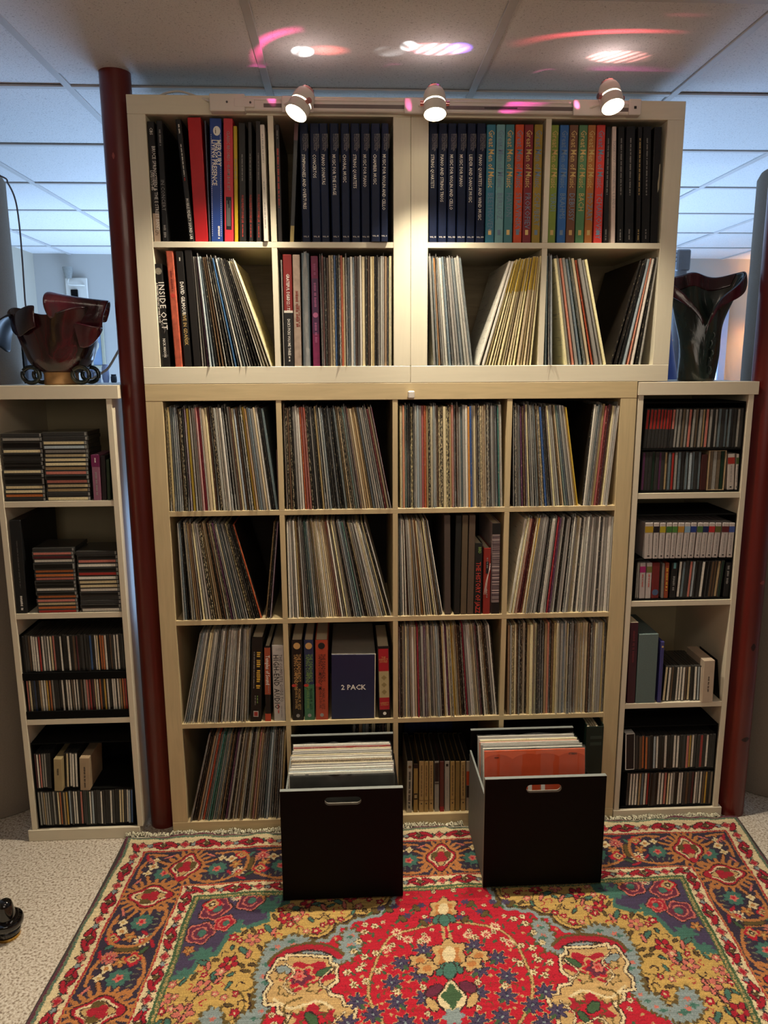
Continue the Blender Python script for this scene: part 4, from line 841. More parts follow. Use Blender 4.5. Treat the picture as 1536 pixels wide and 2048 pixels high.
multi('dark_stripe', bl, mat('stripe_ink', '3a2c34', .5), o); patch(t, 0, .13, '12100f', 'black_foot', -.01, -.04); patch(t, .88, 1., '12100f', 'black_head', -.01, -.04); marks(t, .94, .89, M_WHITET, -.3, .9); marks(t, .95, .90, M_WHITET, .6, .5); marks(t, .11, .05, M_WHITET, .3, .7)
Z1 = ZB[1]
t = upright('book', 497.2, 523, 500.5, 525, 1446, 1276, Z1, 25, '11100d', 'thick black book with an orange blocky title and red badge', 'book'); marks(t, .83, .40, M_YELT, .55, 1.3); marks(t, .83, .40, M_DULLT, -.85, .35); marks(t, .31, .22, M_GREENT, .4, .4); marks(t, .31, .20, M_DULLT, -.3, .35); patch(t, .055, .125, 'b8b0a8', 'white_badge', .28); patch(t, .065, .115, 'a03a34', 'red_badge', .34, -.04)
t = upright('book', 530, 542, 527.5, 540.6, 1444, 1293, Z1, 22, '14110f', 'slim paperback, orange above and black below', 'book'); patch(t, .36, .98, '9a4a30', 'orange_panel', -.01); patch(t, 0, .10, 'b0452c', 'orange_foot', -.01); spine_text(t, 'Temples of Sound', 1.25, .88, M_WHITET, 0, .8, bold=.02); marks(t, .52, .38, M_DULLT, .3, .3)
t = upright('book', 545.8, 571.5, 541.3, 568.5, 1443, 1291, Z1, 24, 'b5b0aa', 'thick white audio guide with bold black title', 'book'); spine_text(t, 'HIGH-END AUDIO', 1.75, .88, M_DARKT, -.75, .86, bold=.03, sp=1.12); spine_text(t, 'THE COMPLETE GUIDE TO', 1.0, .88, M_DARKT, .75, .88, sp=1.15); marks(t, .22, .10, M_REDT, -.3, .6); marks(t, .20, .05, M_DULLT, .7, .4); text(t[0], 'ROBERT\nHARLEY', .42, (t[1]+t[2]*.6, -.04, t[3]*.945), M_DULLT, False, 'spine_lettering', 'CENTER')
for a, b, c, d, v, co, s1, s2, ink, lb in [(584, 607.5, 580.5, 604.7, 1281, '161210', "THE DEADHEAD'S", 'TAPING COMPENDIUM', M_GOLDT, 'thick black compendium with a skull emblem'), (608.5, 629, 606, 627, 1281, '263050', "THE DEADHEAD'S", 'TAPING COMPENDIUM', M_GREENT, 'thick compendium fading from blue to green'), (630, 656.5, 628, 656, 1281, 'a8452e', "THE DEADHEAD'S", 'TAPING COMPENDIUM', M_DARKT, 'thick orange-red compendium with a dark round emblem')]:
    t = upright('book', a, b, c, d, 1440, v, Z1, 27, co, lb, 'book', 'three concert-taping compendiums'); spine_text(t, s1, 1.15, .83, ink, .55, .74, bold=.01); spine_text(t, s2, 1.15, .83, ink, -.55, .74, bold=.01); spine_text(t, 'MICHAEL M. GETZ', .9, .40, ink, .5, .72); spine_text(t, 'JOHN R. DWORK', .9, .40, ink, -.5, .72)
    o, x0, w, H = t
    if co == '263050': patch(t, 0, .45, '3c6a4c', 'green_lower_half', -.01); spine_text(t, 'MICHAEL M. GETZ', .9, .40, ink, .5, .72)
    lathe('round_emblem', [(1.1, -.05), (1.1, 0)], M_DARKT if ink is M_DARKT else M_GOLDT, o, 18, (x0+w/2, 0, H*.93), 'Y'); lathe('round_emblem', [(.6, -.05), (.6, 0)], M_DULLT, o, 14, (x0+w/2, 0, H*.06), 'Y'); lathe('oval_mark', [(.5, -.05), (.5, 0)], M_REDT, o, 14, (x0+w/2, 0, H*.44), 'Y').scale = (1.6, 1, 1)
t = upright('carton', 657.5, 750, 657, 751.5, 1437, 1311, Z1, 30, '1c2244', 'navy carton with white two-pack lettering and a pale top', 'box', pages=False); o, x0, w, H = t
text(o, '2 PACK', 1.75, (x0+w*.50, -.04, H*.49), M_WHITET, False, 'lettering', 'CENTER', 1., .045); box('pale_top', x0+.05, x0+w-.05, .1, 29.8, H, H+.12, mat('pale_carton', '8d8a80', .7), o); box('white_edge', x0+w-.25, x0+w+.03, -.02, .3, 0, H, M_PAPER, o)
t = upright('book', 757.5, 783.5, 753, 781.5, 1433, 1294, Z1, 22, '161010', 'black hardback with a red and cream diamond dust jacket', 'book'); patch(t, .66, .97, 'a81c28', 'red_panel', .1); patch(t, .29, .66, 'b0a074', 'cream_panel', .1); patch(t, .12, .29, 'a81c28', 'red_panel', .1)
o, x0, w, H = t; text(o, 'THE\nPERFECT\nSOUND', .68, (x0+w/2, -.06, H*.82), M_GOLDT, False, 'lettering', 'CENTER', .8); text(o, 'GARRETT\nHONGO', .6, (x0+w/2, -.06, H*.20), M_GOLDT, False, 'lettering', 'CENTER', .8)
for q in (.37, .47, .57): lathe('diamond', [(.9, -.04), (.9, 0)], mat('diamond_print', '8f7f52', .5), o, 4, (x0+w/2, 0, H*q), 'Y', smooth=False)
lathe('white_dot', [(.55, -.05), (.55, 0)], M_WHITET, o, 16, (x0+w/2, 0, H*.065), 'Y')
# the set books beside the crate, bottom row
M_BROWNINK = mat('brown_ink', '6a5030', .6, var=0)
bk = [(70, 108, 75, 113, 'a8a08c', 'white'), (118, 148, 118, 150, '9a7c42', 'tan'), (150, 185, 152, 188, 'a98c58', 'cream'), (186, 216, 187, 218, 'a38650', 'cream'), (217, 250, 219, 250, 'a98c58', 'cream'), (252, 284, 252, 285, '8d887c', 'black-topped grey'), (286, 316, 286, 316, '5a2a20', 'dark red'),
      (318, 352, 318, 352, 'a09a8a', 'off-white'), (353, 385, 354, 386, 'a3854c', 'cream'), (386, 416, 387, 419, '8a6f3c', 'plain tan'), (420, 455, 421, 455, 'a98c58', 'cream'), (456, 490, 456, 490, '9c8f7c', 'orange-banded')]
for k, (a, b, c, d, co, cn) in enumerate(bk):
    f = lambda q: 790+q/3.2
    t = upright('boxed_set', f(a)+.3, f(b)-.2, f(c)+.3, f(d)-.2, 1621, 1523 if k != 1 else 1529, ZB[0], 20, co, '%s boxed set, %s from the left beside the second crate' % (cn, nth(k+1)), 'box set', 'boxed sets in the bottom row', pages=False, rough=.6, Y=1.2)
    o, x0, w, H = t; box('dark_slip', x0+.08, x0+w-.08, .4, 19.5, H, H+.05, mat('dark_slip', '16120e', .7), o)
    if k == 0: marks(t, .80, .10, M_DARKT, 0, .75); lathe('ring_mark', [(.5, -.03), (.5, 0)], mat('brown_ink', '6a5030', .6, var=0), o, 14, (x0+w/2, 0, H*.89), 'Y')
    if k in (2, 3, 4, 8, 10): marks(t, .92, .32, M_BROWNINK, 0, .5, k); lathe('dot_mark', [(.25, -.03), (.25, 0)], M_DARKT, o, 10, (x0+w/2, 0, H*.17), 'Y'); box('rule', x0+.1, x0+w-.1, -.03, .02, H*.235, H*.245, M_BROWNINK, o)
    if k == 1: patch(t, .27, .40, '1c1410', 'dark_square', .08); patch(t, .30, .37, 'a89468', 'pale_square', .2, -.04); patch(t, .92, 1., '1c1410', 'dark_head', .0)
    if k == 6: patch(t, 0, .10, '8a1c20', 'red_foot', 0)
    if k == 11: patch(t, .27, .51, '2a1c18', 'dark_panel', .04)
    if k == 5: patch(t, .6, .97, '1a1412', 'black_panel', .05); marks(t, .5, .2, M_DULLT, 0, .5); patch(t, .55, .58, '4a4038', 'dark_rule', .05)
    if k == 11: patch(t, .52, .80, 'a8401c', 'orange_panel', .02)
    if k == 7: marks(t, .70, .28, M_DULLT, 0, .5); box('dark_emblem', x0+w*.25, x0+w*.75, -.03, .02, H*.9, H*.95, M_DARKT, o)
# green file at the right of the bottom row, with papers in it
gb = empty('green_file_box', (px_y(1173, 1459, -1.5).x, -1.5, 5.05)); tag(gb, 'dark green file box full of pale papers beside the second crate', 'file box'); gw = 143.6-px_y(1173, 1459, -1.5).x; GM = mat('dark_green_board', '0c2018', .5, var=.08)
box('front_panel', 0, gw, 0, .3, 0, 31, GM, gb, .08); box('side_panel', 0, .3, .3, 26, 0, 31.6, GM, gb, .05); box('side_panel', gw-.3, gw, .3, 26, 0, 31.6, GM, gb, .05); box('bottom_panel', .3, gw-.3, .3, 26, 0, .3, GM, gb); box('rear_panel', .3, gw-.3, 25.7, 26, .3, 31, GM, gb)
for k in range(9): box('paper_sheaf', .4+k*(gw-.9)/9, .4+(k+.8)*(gw-.9)/9, .5+RND.uniform(0, .8), 25.5, .4, 30+RND.uniform(-1, .6), M_PAPER, gb)
box('faint_print', gw*.25, gw*.9, -.03, .02, 26.5, 27.6, mat('faint_green_print', '2c3a32', .5), gb); box('faint_print', gw*.25, gw*.9, -.03, .02, 24.2, 25.3, MATS['faint_green_print'], gb)
# a folded dark-blue cloth at the back of the bottom row
def cloth(x0, x1, y0, z0, z1, label):
    V, F = [], []; nx, nz = 24, 8
    for j in range(nz+1):
        for i in range(nx+1): V.append((x0+(x1-x0)*i/nx, y0+.8*math.sin(i*.9+j*.4)+.5*math.sin(i*2.1), z0+(z1-z0)*j/nz+.4*math.sin(i*.7)))
    for j in range(nz):
        for i in range(nx): k = j*(nx+1)+i; F.append((k, k+1, k+nx+2, k+nx+1))
    o = mesh_obj('folded_cloth', V, F, mat('blue_cloth', '222a48', .95, .1, var=.2, nscale=60), smooth=True); tag(o, label, 'cloth'); sm = o.modifiers.new('thickness', 'SOLIDIFY'); sm.thickness = .006
cloth(80, 98, 34, 5.8, 37.6, 'dark blue cloth hanging behind the boxed sets'); cloth(42, 56.5, 35, 5.8, 37.4, 'dark blue cloth behind the first crate'); cloth(6.2, 18, 35.5, 5.8, 37.4, 'dark blue cloth in the corner of the bottom row')
# ================================================================= crates of records in front
def panel_with_hole(name, w, h, t, hx, hz, hw, hh, parent, m, me_):
    bm = bmesh.new(); out = [bm.verts.new((x*S, 0, z_*S)) for x, z_ in ((0, 0), (w, 0), (w, h), (0, h))]; inn = [bm.verts.new(((hx+x)*S, 0, (hz+z_)*S)) for x, z_ in rrect(hw, hh, hh*.499, 6)]
    es = [bm.edges.new((L[i], L[(i+1) % len(L)])) for L in (out, inn) for i in range(len(L))]
    r = bmesh.ops.triangle_fill(bm, edges=es, use_beauty=True); fs = [f for f in bm.faces]
    bmesh.ops.recalc_face_normals(bm, faces=fs)
    e = bmesh.ops.extrude_face_region(bm, geom=fs); vs = [v for v in e['geom'] if isinstance(v, bmesh.types.BMVert)]; bmesh.ops.translate(bm, verts=vs, vec=(0, t*S, 0))
    bmesh.ops.recalc_face_normals(bm, faces=bm.faces[:])
    me = bpy.data.meshes.new(name); me.materials.append(m); me.materials.append(me_)
    for f in bm.faces: f.material_index = 1 if abs(f.normal.y) < .5 else 0
    bm.to_mesh(me); bm.free(); o = bpy.data.objects.new(name, me); COL.objects.link(o); o.parent = parent; return o
M_HOLE = mat('pale_board_edge', '8a8478', .55)
def crate(x0, x1, y0, y1, z0, h, label, hx, hz):
    e = empty('record_crate', (x0, y0, z0)); tag(e, label, 'crate', 'black record crates in front of the shelves'); w = x1-x0; d = y1-y0
    f = panel_with_hole('front_panel', w, h, 1.3, hx, hz, 10.4, 2.5, e, M_BLACK, M_HOLE)
    box('top_edge', .0, w, -.01, 1.31, h+.01, h+.12, M_GREYEDGE, f)
    r_ = box('rear_panel', .8, w-.8, d-1.2, d, 0, h-.2, M_BLACK, e, .05); box('rear_edge', .8, w-.8, d-1.2, d, h-.19, h, M_GREYEDGE, r_)
    for s, q in ((0, .5), (1, w-1.1)): box('side_panel', q, q+.6, 1.32, d-1.22, 0, h-7, M_GREYEDGE if s == 0 else M_BLACK, e, .05)
    box('base_panel', 1.12, w-1.12, 1.32, d-1.22, .0, 1.2, M_BLACK, e); return e
C1 = crate(39.3, 74.2, -34.6, -.9, 1.35, 34.6, 'black crate of cream-edged records, under the navy two-pack carton', 17.8, 31.2)
C2 = crate(98.2, 133.9, -32.2, -.9, 1.35, 34.9, 'black crate with the orange record cover at its front', 17.3, 31.6)
def covers(x0, x1, y0, y1, zt0, zt1, cols, which, zb):
    n = len(cols); rnd = random.Random(which)
    for k, c in enumerate(cols):                            # from the back to the front
        t = k/(n-1); y = y1+(y0-y1)*t; zt = zt0+(zt1-zt0)*t+rnd.uniform(-.35, .25); a = -math.radians(8.5+rnd.uniform(-.3, .3)); h = (zt-zb)/math.cos(a); xo = rnd.uniform(-.3, .3)
        w = x1-x0; m = spine_mat(c) if c not in ('O', 'B') else (mat('orange_cover', 'e0623a', .4, var=.03) if c == 'O' else mat('black_photo_cover', '1c1d19', .35, var=.9, nscale=18))
        o = box('vinyl_record', 0, w, -.17, .17, 0, h, m, None, .04); o.location = ((x0+xo)*S, (y+h*math.sin(a))*S, zb*S); o.rotation_euler = (a, 0, 0)
        nm = 'orange' if c == 'O' else 'black photographic' if c == 'B' else CNAME[c]
        lab = ('plain orange record cover with overlapping discs at the front of its crate' if c == 'O' else 'black photographic record cover at the front of its crate' if c == 'B' else '%s record cover, %s from the back in the %s' % (nm, nth(k+1), which))
        tag(o, lab, 'record', 'records in the '+which)
        # sleeve: a thin wrinkled skin in front of and above the jacket
        V, F = [], []; nn = 14
        for i in range(nn+1):
            x = -.2+(w+.4)*i/nn; j = rnd.uniform(-.1, .1); V += [(x, -.24+j*.4, 1), (x, -.26+j, h-.6), (x, -.1+j, h+rnd.uniform(.15, .7)), (x, .2, h-.2)]
        for i in range(nn):
            for q in range(3): F.append((i*4+q, i*4+4+q, i*4+5+q, i*4+1+q))
        mesh_obj('clear_sleeve', V, F, M_POLYT, o, smooth=True)
        if c == 'O':
            dk = mat('deeper_orange_print', 'c8502e', .4)
            for cx, r in ((w*.13, 6.0), (w*.44, 7.), (w*.60, 7.6), (w*.87, 6.4)):
                ps = [(cx+r*math.cos(q*math.pi/20), h-1.2-r*.72+r*.72*math.sin(q*math.pi/20)) for q in range(21)]; ps = [(min(max(x, .05), w-.05), z_) for x, z_ in ps]
                yy_ = -.18-.05*cx/w; mesh_obj('disc_print', [(x, yy_, z_) for x, z_ in ps]+[(min(cx+r, w-.05), yy_, h-13), (max(cx-r, .05), yy_, h-13)][::1], [tuple(range(len(ps)))+(len(ps)+1, len(ps))][::1], dk, o)
            text(o, 'STEREO', .62, (w*.88, -.23, h-1.6), M_DARKT, False, 'lettering', 'CENTER', .9, .03); box('stereo_frame', w*.88-1.4, w*.88+1.4, -.215, -.19, h-2.1, h-2.0, M_DARKT, o); multi('small_mark', [(w*.10+q*.35, w*.10+q*.35+.25, -.23, -.19, h-2.3, h-2.0) for q in range(4)], M_DARKT, o)
            multi('white_rule', [(1, w*.62, -.215, -.19, h-8.6, h-8.45), (w*.66, w*.93, -.215, -.19, h-8.6, h-8.45)], M_WHITET, o); box('white_strip', w*.43, w*.47, -.215, -.19, h-14, h-9.6, M_WHITET, o); box('white_strip', w*.56, w*.60, -.215, -.19, h-14, h-9.6, M_WHITET, o)
        if c == 'w' and k == n-2 and 'first' in which:
            multi('black_lettering', [(x0_, x0_+1.0, -.215, -.18, h-1.9+(q % 2)*.5, h-.5-(q % 3)*.3) for q, x0_ in enumerate((.4, 1.9, 3.2, 4.9, 6.1))], M_DARKT, o)
covers(41.3, 72.2, -25.0, -4.6, 34.6, 35.4, 'wwrcwgcwwzcgxwlwB', 'first crate', 2.6)
covers(100.6, 132.0, -17.5, -4.6, 35.6, 37.2, 'gwwcpwggwkO', 'second crate', 2.6)

# ================================================================= discs of the narrow shelves
M_JEWEL = mat('smoky_polystyrene', '3a3936', .16, .6, var=.05, alpha=1.)
M_JEWELC = mat('clear_polystyrene_edge', '8b8b86', .12, .6, var=.1, nscale=90)
def disc_mat(c): 
    return mat('insert_card_'+CNAME[c].replace('-', '_').replace(' ', '_'), PAL[c], .3, var=.18, nscale=220)
def disc(c, w, h, d, lab, grp, flat=False, loc=(0, 0, 0), rot=0., x0=0, notch=None):
    o = box('disc_case', x0, x0+w, 0, d, 0, h, M_JEWEL, None, .06); o.location = [q*S for q in loc]; o.rotation_euler = (0, rot, 0); tag(o, lab, 'compact disc', grp)
    if flat: box('insert_card', x0+.45, x0+w-.75, -.03, .2, h*.17, h*.80, disc_mat(c), o); box('clear_corner', x0+w-.6, x0+w-.12, -.02, .2, h*.12, h*.88, M_JEWELC, o)
    else: box('insert_card', x0+w*.16, x0+w*.84, -.03, .2, .35, h-.35, disc_mat(c), o)
    if notch: box('colour_patch', x0+w*.14, x0+w*.86, -.05, .2, h*notch[1], h*notch[2], disc_mat(notch[0]), o)
    return o
def disc_row(spec, bl, br, tl, tr, vb, vt, zb, where, h=12.4, d=14., Y=1.2, first=1, notches={}, racked=True):
    rnd = random.Random(spec); n = len(spec); wt = [rnd.uniform(.85, 1.15) for _ in spec]; T = sum(wt); acc = 0; E0, E1, E2, E3, Hz = run_x(bl, br, tl, tr, vb, vt, zb, Y, racked)
    for k, c in enumerate(spec):
        s0 = acc/T; acc += wt[k]; s1 = acc/T
        if c == '_': continue
        L = lambda a, b, t: a+(b-a)*t
        X, w, H, a = frame_x(L(E0, E1, s0), L(E0, E1, s1), L(E2, E3, s0), L(E2, E3, s1), Hz, .92)
        disc(c, w, h+rnd.uniform(-.1, .1), d, '%s disc case, %s from the left in %s' % (CNAME[c], nth(first+k), where), 'discs in '+where, loc=(X, Y+rnd.uniform(-.25, .35), zb+.02), rot=a, x0=(-w if a > 0 else 0), notch=notches.get(k))
def disc_stack(spec, ux0, ux1, v, zb, ztop, where, Y=.8, dx=0.):
    """flat pile of cases, listed from the bottom up"""
    rnd = random.Random(spec); x0 = max(px_y(ux0, v, Y).x, -43.9); x1 = min(px_y(ux1, v, Y).x, -11.9); n = len(spec); wt = [1.9 if c == 'K' else rnd.uniform(.95, 1.05) for c in spec]; T = sum(wt); z_ = zb
    for k, c in enumerate(spec):
        t = (ztop-zb)*wt[k]/T; c2 = {'K': 'k'}.get(c, c)
        disc(c2, x1-x0, t*.96, 12.4, '%s disc case, %s from bottom of %s' % (CNAME[c2], nth(k+1), where), 'discs in '+where, flat=True, loc=(x0+rnd.uniform(-.15, .15)+dx*k, Y+rnd.uniform(-.3, .3), z_+.01)); z_ += t
A_, B_, C_, D_ = TZ[3], TZ[2], TZ[1], TZ[0]
disc_stack('doczKkckkdkcKgd', 6, 92, 1000, A_, A_+20.6, 'the pot shelf pile by the outer wall', dx=.03)
disc_stack('cdtzpkptczzglzdd', 93.5, 181, 1000, A_, A_+20.9, 'the pot shelf pile beside the purple-headed box', dx=.03)
t = upright('disc_box', 186.5, 203, 179, 199, 1001, 910, A_, 13, '8d5c70', 'dusty pink boxed set with a purple head', 'box set', pages=False); patch(t, .74, 1.0, '6a1f4a', 'purple_head', -.01); marks(t, .62, .12, M_DULLT, 0, .5); marks(t, .93, .84, M_WHITET, 0, .4)
t = upright('disc_box', 204, 213, 200.5, 210, 1001, 912, A_, 13, '1d1517', 'slim black boxed set between pink and green ones', 'box set', pages=False)
for k, (a, b, c, d) in enumerate([(214.5, 221, 211, 218), (222, 229, 219, 226)]): upright('disc_box', a, b, c, d, 1001, 919, A_, 13, '2c3a28', 'slim dark green boxed set, %s of two against the shelf side' % nth(k+1), 'box set', pages=False)
t = upright('disc_box', 27.5, 55, 13, 44, 1224, 1041, B_, 28, '0e0f10', 'big black slip-case with white lettering at its foot', 'box set', pages=False, rough=.5); marks(t, .19, .04, M_WHITET, .1, .75); marks(t, .78, .28, mat('faint_ink', '4c4a48', .6, var=0), .1, .4)
disc_stack('rozpokwkkpooKwmpd', 75.5, 157.5, 1222, B_, B_+20.8, 'the pile beside the black slip-case')
disc_stack('wkddkwzzwrkwpkd', 161.5, 244, 1221, B_, B_+19.6, 'the pile two along from the black slip-case')
def rack(x0, x1, z0, z1, mid, d, label, lips=(), top=False, rear=True):
    e = empty('disc_rack', (x0, .9, z0+.02)); tag(e, label, 'disc rack', 'black fabric two-tier disc racks'); w = x1-x0; h = z1-z0
    box('base_board', 0, w, 0, d, 0, .5, M_BLACKCLOTH, e, .1); box('middle_board', .32, w-.32, .1, d-.35, mid-z0-.5, mid-z0, M_BLACKCLOTH, e, .1)
    for q in (0, w-.3): box('side_board', q, q+.3, 0, d, .5, h-(.5 if top else 0), M_BLACKCLOTH, e, .1)
    box('rear_board', .3, w-.3, d-.3, d, .5, h-.5, M_BLACKCLOTH, e)
    if top: box('top_board', 0, w, 0, d, h-.5, h, M_BLACKCLOTH, e, .12)
    for z_, hh in lips: box('front_lip', -.1, w+.1, -.5, -.02, z_-z0, z_-z0+hh, M_BLACKCLOTH, e, .15)
    return e
il, ir = TLX[0]+1.9, TLX[1]-1.9
rack(il, ir, C_, C_+28.5, C_+15.6, 18, 'black two-tier disc rack with padded lips in the pot tower', lips=((C_+.1, 2.7), (C_+13.3, 2.6)))
disc_row('kdnwwwrwgwcpkkwkkwknmkddkbkwzoowkndwwkd', 40, 255, 36, 251, 1344, 1279, C_+15.7, 'the upper padded rack', Y=1.6, h=12.2)
disc_row('pcdiktwwyogkkkwkwwuwwkngprmzwokywkwwwtor', 45, 260, 42, 256, 1422, 1364, C_+.6, 'the lower padded rack', Y=1.6, h=12.6)
rack(il, ir, D_, D_+30.5, D_+13.9, 22, 'black boxed disc rack at the foot of the pot tower', top=True)
disc_row('mwpggkk', 64, 105, 57, 101, 1590, 1518, D_+14.1, 'the half-empty rack', Y=1.5)
def whitebox(a, b, c, d, vb, vt, zb, col, label, texts=(), dep=13, Y=1.2, cat='box set'):
    t = upright('disc_box', a, b, c, d, vb, vt, zb, dep, col, label, cat, pages=False, Y=Y, rough=.55, racked=True)
    for s, sz, zf, ink in texts: marks(t, zf, max(.08, zf-.035*len(s)), ink, 0, sz*.8, len(s))
    return t
ZU = D_+14.1
whitebox(109, 126, 104.5, 124, 1592, 1519, ZU, 'a08e66', 'thick beige boxed set third from the rack side, pot tower foot', (('QUEEN', .8, .70, M_DARKT),), Y=-.6)
disc_row('kzwww', 130, 158.5, 127, 155, 1590, 1520, ZU, 'the half-empty rack between beige sets', Y=1.5)
whitebox(160.5, 181, 155, 180, 1592, 1517, ZU, 'a58e70', 'thick beige-pink boxed set with dark spine printing, pot tower foot', (('COLLECTED PIANO MUSIC', .7, .72, M_DARKT),), Y=-.6)
disc_row('ggtggdgkcoktyldwwkpddGwlkddwkkkwdkkczdwlb', 70, 268, 65, 266, 1662, 1594, D_+.6, 'the bottom pot shelf row', Y=1.3)

# --- the tower under the tall vase
il, ir = TRX[0]+1.9, TRX[1]-1.9
rack(il, ir, A_, A_+28.5, A_+13.9, 20, 'black disc rack on the highest level of the vase tower', top=True)
disc_row('rrrrrrrrpggugpgugtpgdgsdssddgd', 1286, 1489, 1294, 1495, 898, 823, A_+14.0, 'the top vase shelf row', Y=1.4, notches={k: ('d', .03, .49) for k in range(9)})
disc_row('vddGdvdtsrgsdslsds', 1280, 1399, 1285, 1404, 984, 908, A_+.6, 'the second vase shelf row', Y=1.4)
t = whitebox(1399.5, 1412, 1405, 1417, 984, 909, A_+.6, '3a140e', 'dark maroon boxed set beside the cream slip-case')
e = empty('slip_case_set', (px_y(1412.5, 984, 1.2).x, 1.2, A_+.62)); tag(e, 'cream slip-case holding four dark discs, vase tower', 'box set'); w_ = px_y(1447, 984, 1.2).x-px_y(1412.5, 984, 1.2).x
cm = mat('cream_board', 'ab9370', .6)
for q in ((0, .35, 0, 13, 0, 12.6), (w_-.2, w_, 0, 13, 0, 12.6), (.35, w_-.2, 0, 13, 12.45, 12.6), (.35, w_-.2, 0, 13, 0, .15)): box('slip_board', *q, cm, e)
for k, c in enumerate('uguG'): box('disc_spine', .5+k*(w_-.8)/4, .5+(k+.85)*(w_-.8)/4, .3, 12.8, .2, 12.4, disc_mat(c), e)
for a, b, c, d, co, lb in [(1454, 1469, 1457.5, 1471.5, '9a2c22', 'white boxed set with a red square, second row of the vase tower'), (1469.5, 1482.5, 1472, 1485, '42542c', 'white boxed set with a green square, second row of the vase tower')]:
    t = whitebox(a, b, c, d, 985, 908, A_+.6, 'b3aaa0', lb, (('PIANO SONATAS', .55, .68, M_DULLT),)); patch(t, .72, .90, co, 'colour_square', .0); o, x0, w, H = t; box('small_mark', x0+w*.35, x0+w*.65, -.03, .05, .7, 1.1, M_DARKT, o)
rack(il, ir, B_, B_+28.5, B_+13.9, 20, 'black disc rack of white boxed sets in the vase tower', top=True)
bb = [250, 322, 370, 420, 468, 512, 566, 618, 668, 722, 772, 824, 875, 945, 1006]; tb = [262, 334, 386, 443, 492, 541, 598, 648, 706, 754, 806, 860, 914, 975, 1036]
cc = [('a88a20', 'yellow'), ('1c1418', 'black'), ('aa9a24', 'olive-yellow'), ('3a6a2c', 'green'), ('4a7a34', 'light green'), ('b08030', 'orange-yellow'), ('7fa0b8', 'pale blue'), ('24387c', 'blue'), ('4a6a38', 'moss-green'), ('1c2450', 'navy'), ('b02a2a', 'red'), ('5a5a2a', 'olive'), ('5a1c20', 'dark red'), ('3c4c88', 'mid blue')]
for k in range(14):
    f = lambda q: 1230+q/4.268
    t = whitebox(f(bb[k])+.2, f(bb[k+1])-.3, f(tb[k])+.2, f(tb[k+1])-.3, 1117, 1046, B_+14.0, 'b5aca6', 'white boxed set with %s square, %s from the left in the vase tower' % (cc[k][1], nth(k+1)), (('PIANO CONCERTOS', .5, .68, M_DULLT),), Y=.9)
    patch(t, .73, .90, cc[k][0], 'colour_square', -.005); o, x0, w, H = t; box('small_mark', x0+w*.35, x0+w*.65, -.03, .05, .7, 1.1, M_DARKT, o); o['group'] = 'white boxed sets with coloured squares'
def f(q): return 1230+q/4.268
disc_row('gg', f(160), f(205), f(185), f(215), 1199, 1127, B_+.6, 'the tier under the white sets', Y=1.2)
for a, b, c, d, co, cn in [(205, 255, 215, 268, 'a02468', 'magenta'), (258, 305, 272, 325, '6a6a3a', 'olive-green')]:
    t = whitebox(f(a), f(b), f(c), f(d), 1200, 1126, B_+.6, 'b5aca8', 'white boxed set with %s square, lower tier of the vase tower' % cn, (('SYMPHONIES', .5, .68, M_REDT),)); patch(t, .73, .90, co, 'colour_square', 0)
t = whitebox(f(308), f(390), f(330), f(398), 1200, 1126, B_+.6, '6a1c1c', 'dark red boxed set with a pale blue circle low down'); o, x0, w, H = t; lathe('blue_circle', [(w*.42, -.03), (w*.42, 0)], mat('dull_blue_print', '4a5a7a', .5), o, 20, (x0+w*.5, 0, H*.17), 'Y')
t = whitebox(f(393), f(415), f(400), f(436), 1199, 1127, B_+.6, '77706a', 'grey boxed set between dark red and orange ones')
t = whitebox(f(417), f(460), f(438), f(473), 1199, 1126, B_+.6, '8a3c20', 'orange-red boxed set with gold lettering in the vase tower', (('GREAT PERFORMANCES', .8, .85, M_YELT),))
t = whitebox(f(462), f(515), f(476), f(548), 1198, 1126, B_+.6, '15110f', 'black boxed set with a teal head in the vase tower', (('MILES DAVIS', .9, .62, M_DULLT),)); patch(t, .84, 1., '5a8a8c', 'teal_head', .3)
disc_row('wsdplkdwkknntG', f(520), f(890), f(552), f(935), 1199, 1126, B_+.6, 'the tier after the teal-headed set', Y=1.2)
t = whitebox(f(905), f(972), f(942), f(1008), 1198, 1125, B_+.6, '141414', 'black boxed set with ring pattern, last in its tier of the vase tower', (('o o o o o o o o', .9, .9, M_DULLT),))
# third level: large sets and a short row
def g(q): return 1200+q/4.268
t = upright('disc_box', g(216), g(228), g(240), g(252), 1404, 1250, C_, 24, 'a08c78', 'thin printed box edge against the shelf side, vase tower', 'box set', pages=False, m=mat('mixed_print', '8a7060', .5, var=.8, nscale=90))
t = upright('disc_box', g(230), g(302), g(254), g(339), 1404, 1246, C_, 26, '3a1220', 'tall maroon boxed set on the third level', 'box set', pages=False); marks(t, .90, .5, mat('dull_maroon_ink', '6a2a30', .6, var=0), 0, .8); box('pale_top', t[1]+.05, t[1]+t[2]-.05, .1, 25, t[3], t[3]+.1, M_PAPER, t[0])
t = upright('disc_box', g(304), g(489), g(341), g(519), 1403, 1269, C_, 20, '5c6c6a', 'wide blue-grey cloth box beside the maroon one', 'box set', pages=False, m=mat('blue_grey_cloth', '5f706e', .7, var=.12, nscale=300))
t = upright('disc_box', g(491), g(522), g(521), g(557), 1402, 1284, C_, 18, '3c3a72', 'blue-violet slim boxed set beside the blue-grey box', 'box set', pages=False); lathe('gold_dot', [(.35, -.03), (.35, 0)], M_GOLDT, t[0], 12, (t[1]+t[2]/2, 0, t[3]*.92), 'Y')
disc_row('cwnkwwwnzkwlw', g(527), g(868), g(558), g(880), 1402, 1336, C_, 'the short row beside the violet set', Y=1.4, racked=False)
